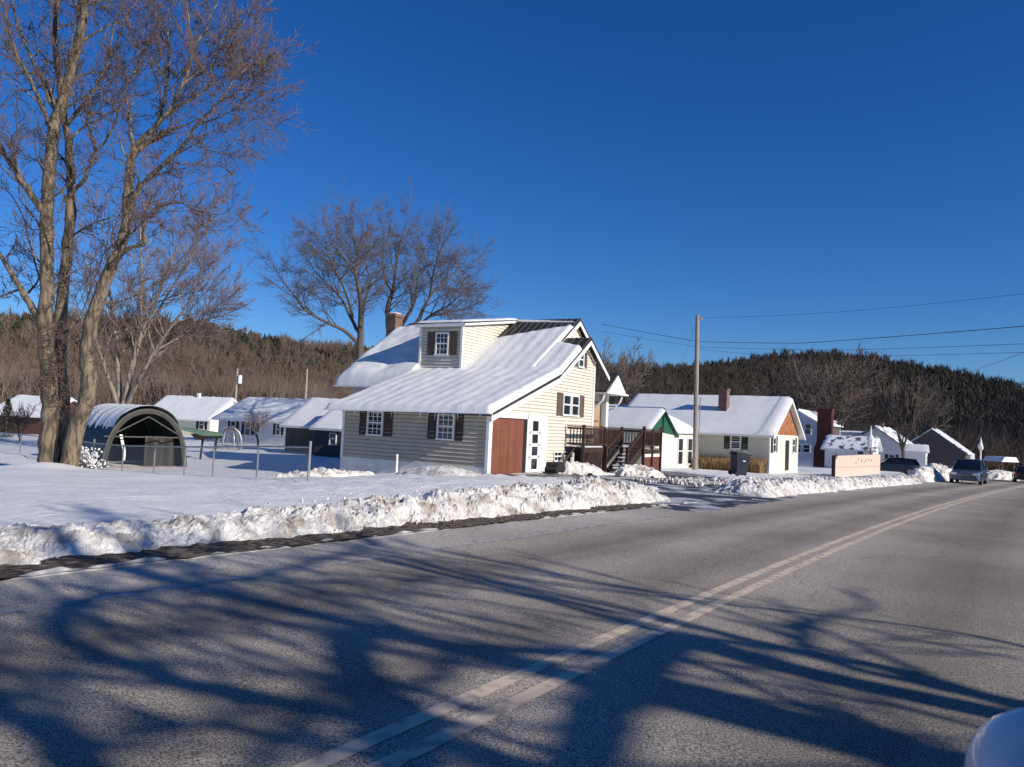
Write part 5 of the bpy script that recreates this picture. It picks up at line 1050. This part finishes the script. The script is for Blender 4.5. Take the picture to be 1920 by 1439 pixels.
def conifer(b, x, y, z, h, w):
    n0 = len(b.v); b.v.append((x, y, z+h)); tiers = 4
    for t in range(tiers):
        zz = z+h*(.80-.78*t/(tiers-1)); rr = w*(.22+.78*t/(tiers-1)); k = 7; a0 = rnd.random()*6; base = len(b.v); apex = len(b.v); b.v.append((x, y, min(z+h, zz+h*.34)))
        for q in range(k*2): a = a0+q*math.pi/k; r_ = rr*(rnd.uniform(.85, 1.2) if q % 2 else rnd.uniform(.45, .7)); b.v.append((x+math.cos(a)*r_, y+math.sin(a)*r_, zz-(h*.05 if q % 2 else -h*.03)))
        for q in range(k*2): b.f.append((apex, apex+1+q, apex+1+(q+1) % (k*2)))
def decid(b, x, y, z, h, w, n, sw):
    for i in range(n):
        a = rnd.random()*6.28; t = rnd.uniform(.15, .6); p = Vector((x+rnd.gauss(0, w*.16), y+rnd.gauss(0, w*.16), z+h*t)); d = Vector((math.cos(a)*rnd.uniform(.1, .9)*w, math.sin(a)*rnd.uniform(.1, .9)*w, h*rnd.uniform(.22, .5))); q = p+d*rnd.uniform(.6, 1)
        if q.z > z+h: q.z = z+h*rnd.uniform(.9, 1)
        ww = sw*rnd.uniform(.5, 1.2); k = len(b.v); cx, cy = math.cos(math.atan2(x, y))*ww, -math.sin(math.atan2(x, y))*ww
        b.v += [(p.x-cx, p.y-cy, p.z), (p.x+cx, p.y+cy, p.z), tuple(q)]; b.f.append((k, k+1, k+2))
    k = len(b.v); cx, cy = math.cos(math.atan2(x, y))*sw*2, -math.sin(math.atan2(x, y))*sw*2; b.v += [(x-cx, y-cy, z-1), (x+cx, y+cy, z-1), (x+rnd.gauss(0, .5), y, z+h*.85)]; b.f.append((k, k+1, k+2))
def mixf(az, r):                     # share of conifers
    rd = 430+130*float(smv(.0, .3, az)); r0 = 150+60*float(smv(.0, .3, az)); t = (r-r0)/(rd-r0); n = .5*fb(r*math.sin(az), r*math.cos(az), 5., .012, 3)
    lo = .50 if az < .1 else .22
    return float(smv(lo-.12, lo+.22, t+n))
cnt = [0, 0]
for i in range(25000):
    az = rnd.uniform(R(-47), R(46)); u = rnd.random(); r = math.sqrt(155**2+(590**2-155**2)*u)
    if R(-10) < az < R(5.5) and rnd.random() < .85: continue          # hidden behind the house
    x, y = r*math.sin(az), r*math.cos(az); z = hill_z(az, r)-1
    if rnd.random() < (.82 if az < .1 else .66)*mixf(az, r): conifer(con if fb(x, y, 4., .02)+rnd.gauss(0, .25) > 0 else con2, x, y, z, rnd.choice([rnd.uniform(3.0, 5), rnd.uniform(3.0, 6.5)]), rnd.uniform(1.8, 3.6)); cnt[0] += 1
    else: decid(rnd.choice([dec, dec, dec2]) if az < .1 else rnd.choice([dec, dec3, dec3]), x, y, z, rnd.uniform(6, 10), rnd.uniform(3, 4.5), 30 if r < 300 else 16, .07+.00030*r); cnt[1] += 1
for i in range(2600):                # nearer wood edge, brown brush and thin trunks
    az = rnd.choice([rnd.uniform(R(-47), R(-11)), rnd.uniform(R(-47), R(-11)), rnd.uniform(R(6), R(46))]); r = rnd.uniform(125, 175) if az < 0 else rnd.uniform(165, 215)
    x, y = r*math.sin(az), r*math.cos(az); decid(rnd.choice([dec, dec2]), x, y, -3.0, rnd.uniform(5, 13) if az < 0 else rnd.uniform(5, 11), rnd.uniform(2, 4), 34, .075)
print('woods', cnt, len(con.f), len(dec.f)+len(dec2.f))
tag(con.build('conifer_forest', M['conifer']), kind='stuff'); tag(con2.build('olive_conifer_forest', mat('olive conifer', (.040, .038, .022), .9, (.055, .05, .03), .06)), kind='stuff')
M['dec1'] = mat('bare wood brown', (.12, .085, .062), .95, (.10, .07, .055), .03); M['dec2'] = mat('bare wood grey', (.155, .125, .10), .95, (.13, .10, .085), .03)
tag(dec.build('bare_woods', M['dec1']), kind='stuff'); tag(dec2.build('grey_bare_woods', M['dec2']), kind='stuff'); tag(dec3.build('dark_bare_woods', mat('bare wood dark', (.075, .062, .052), .95, (.05, .043, .038), .03)), kind='stuff')
print('LABELS', sum(1 for o in bpy.data.objects if o.parent is None))
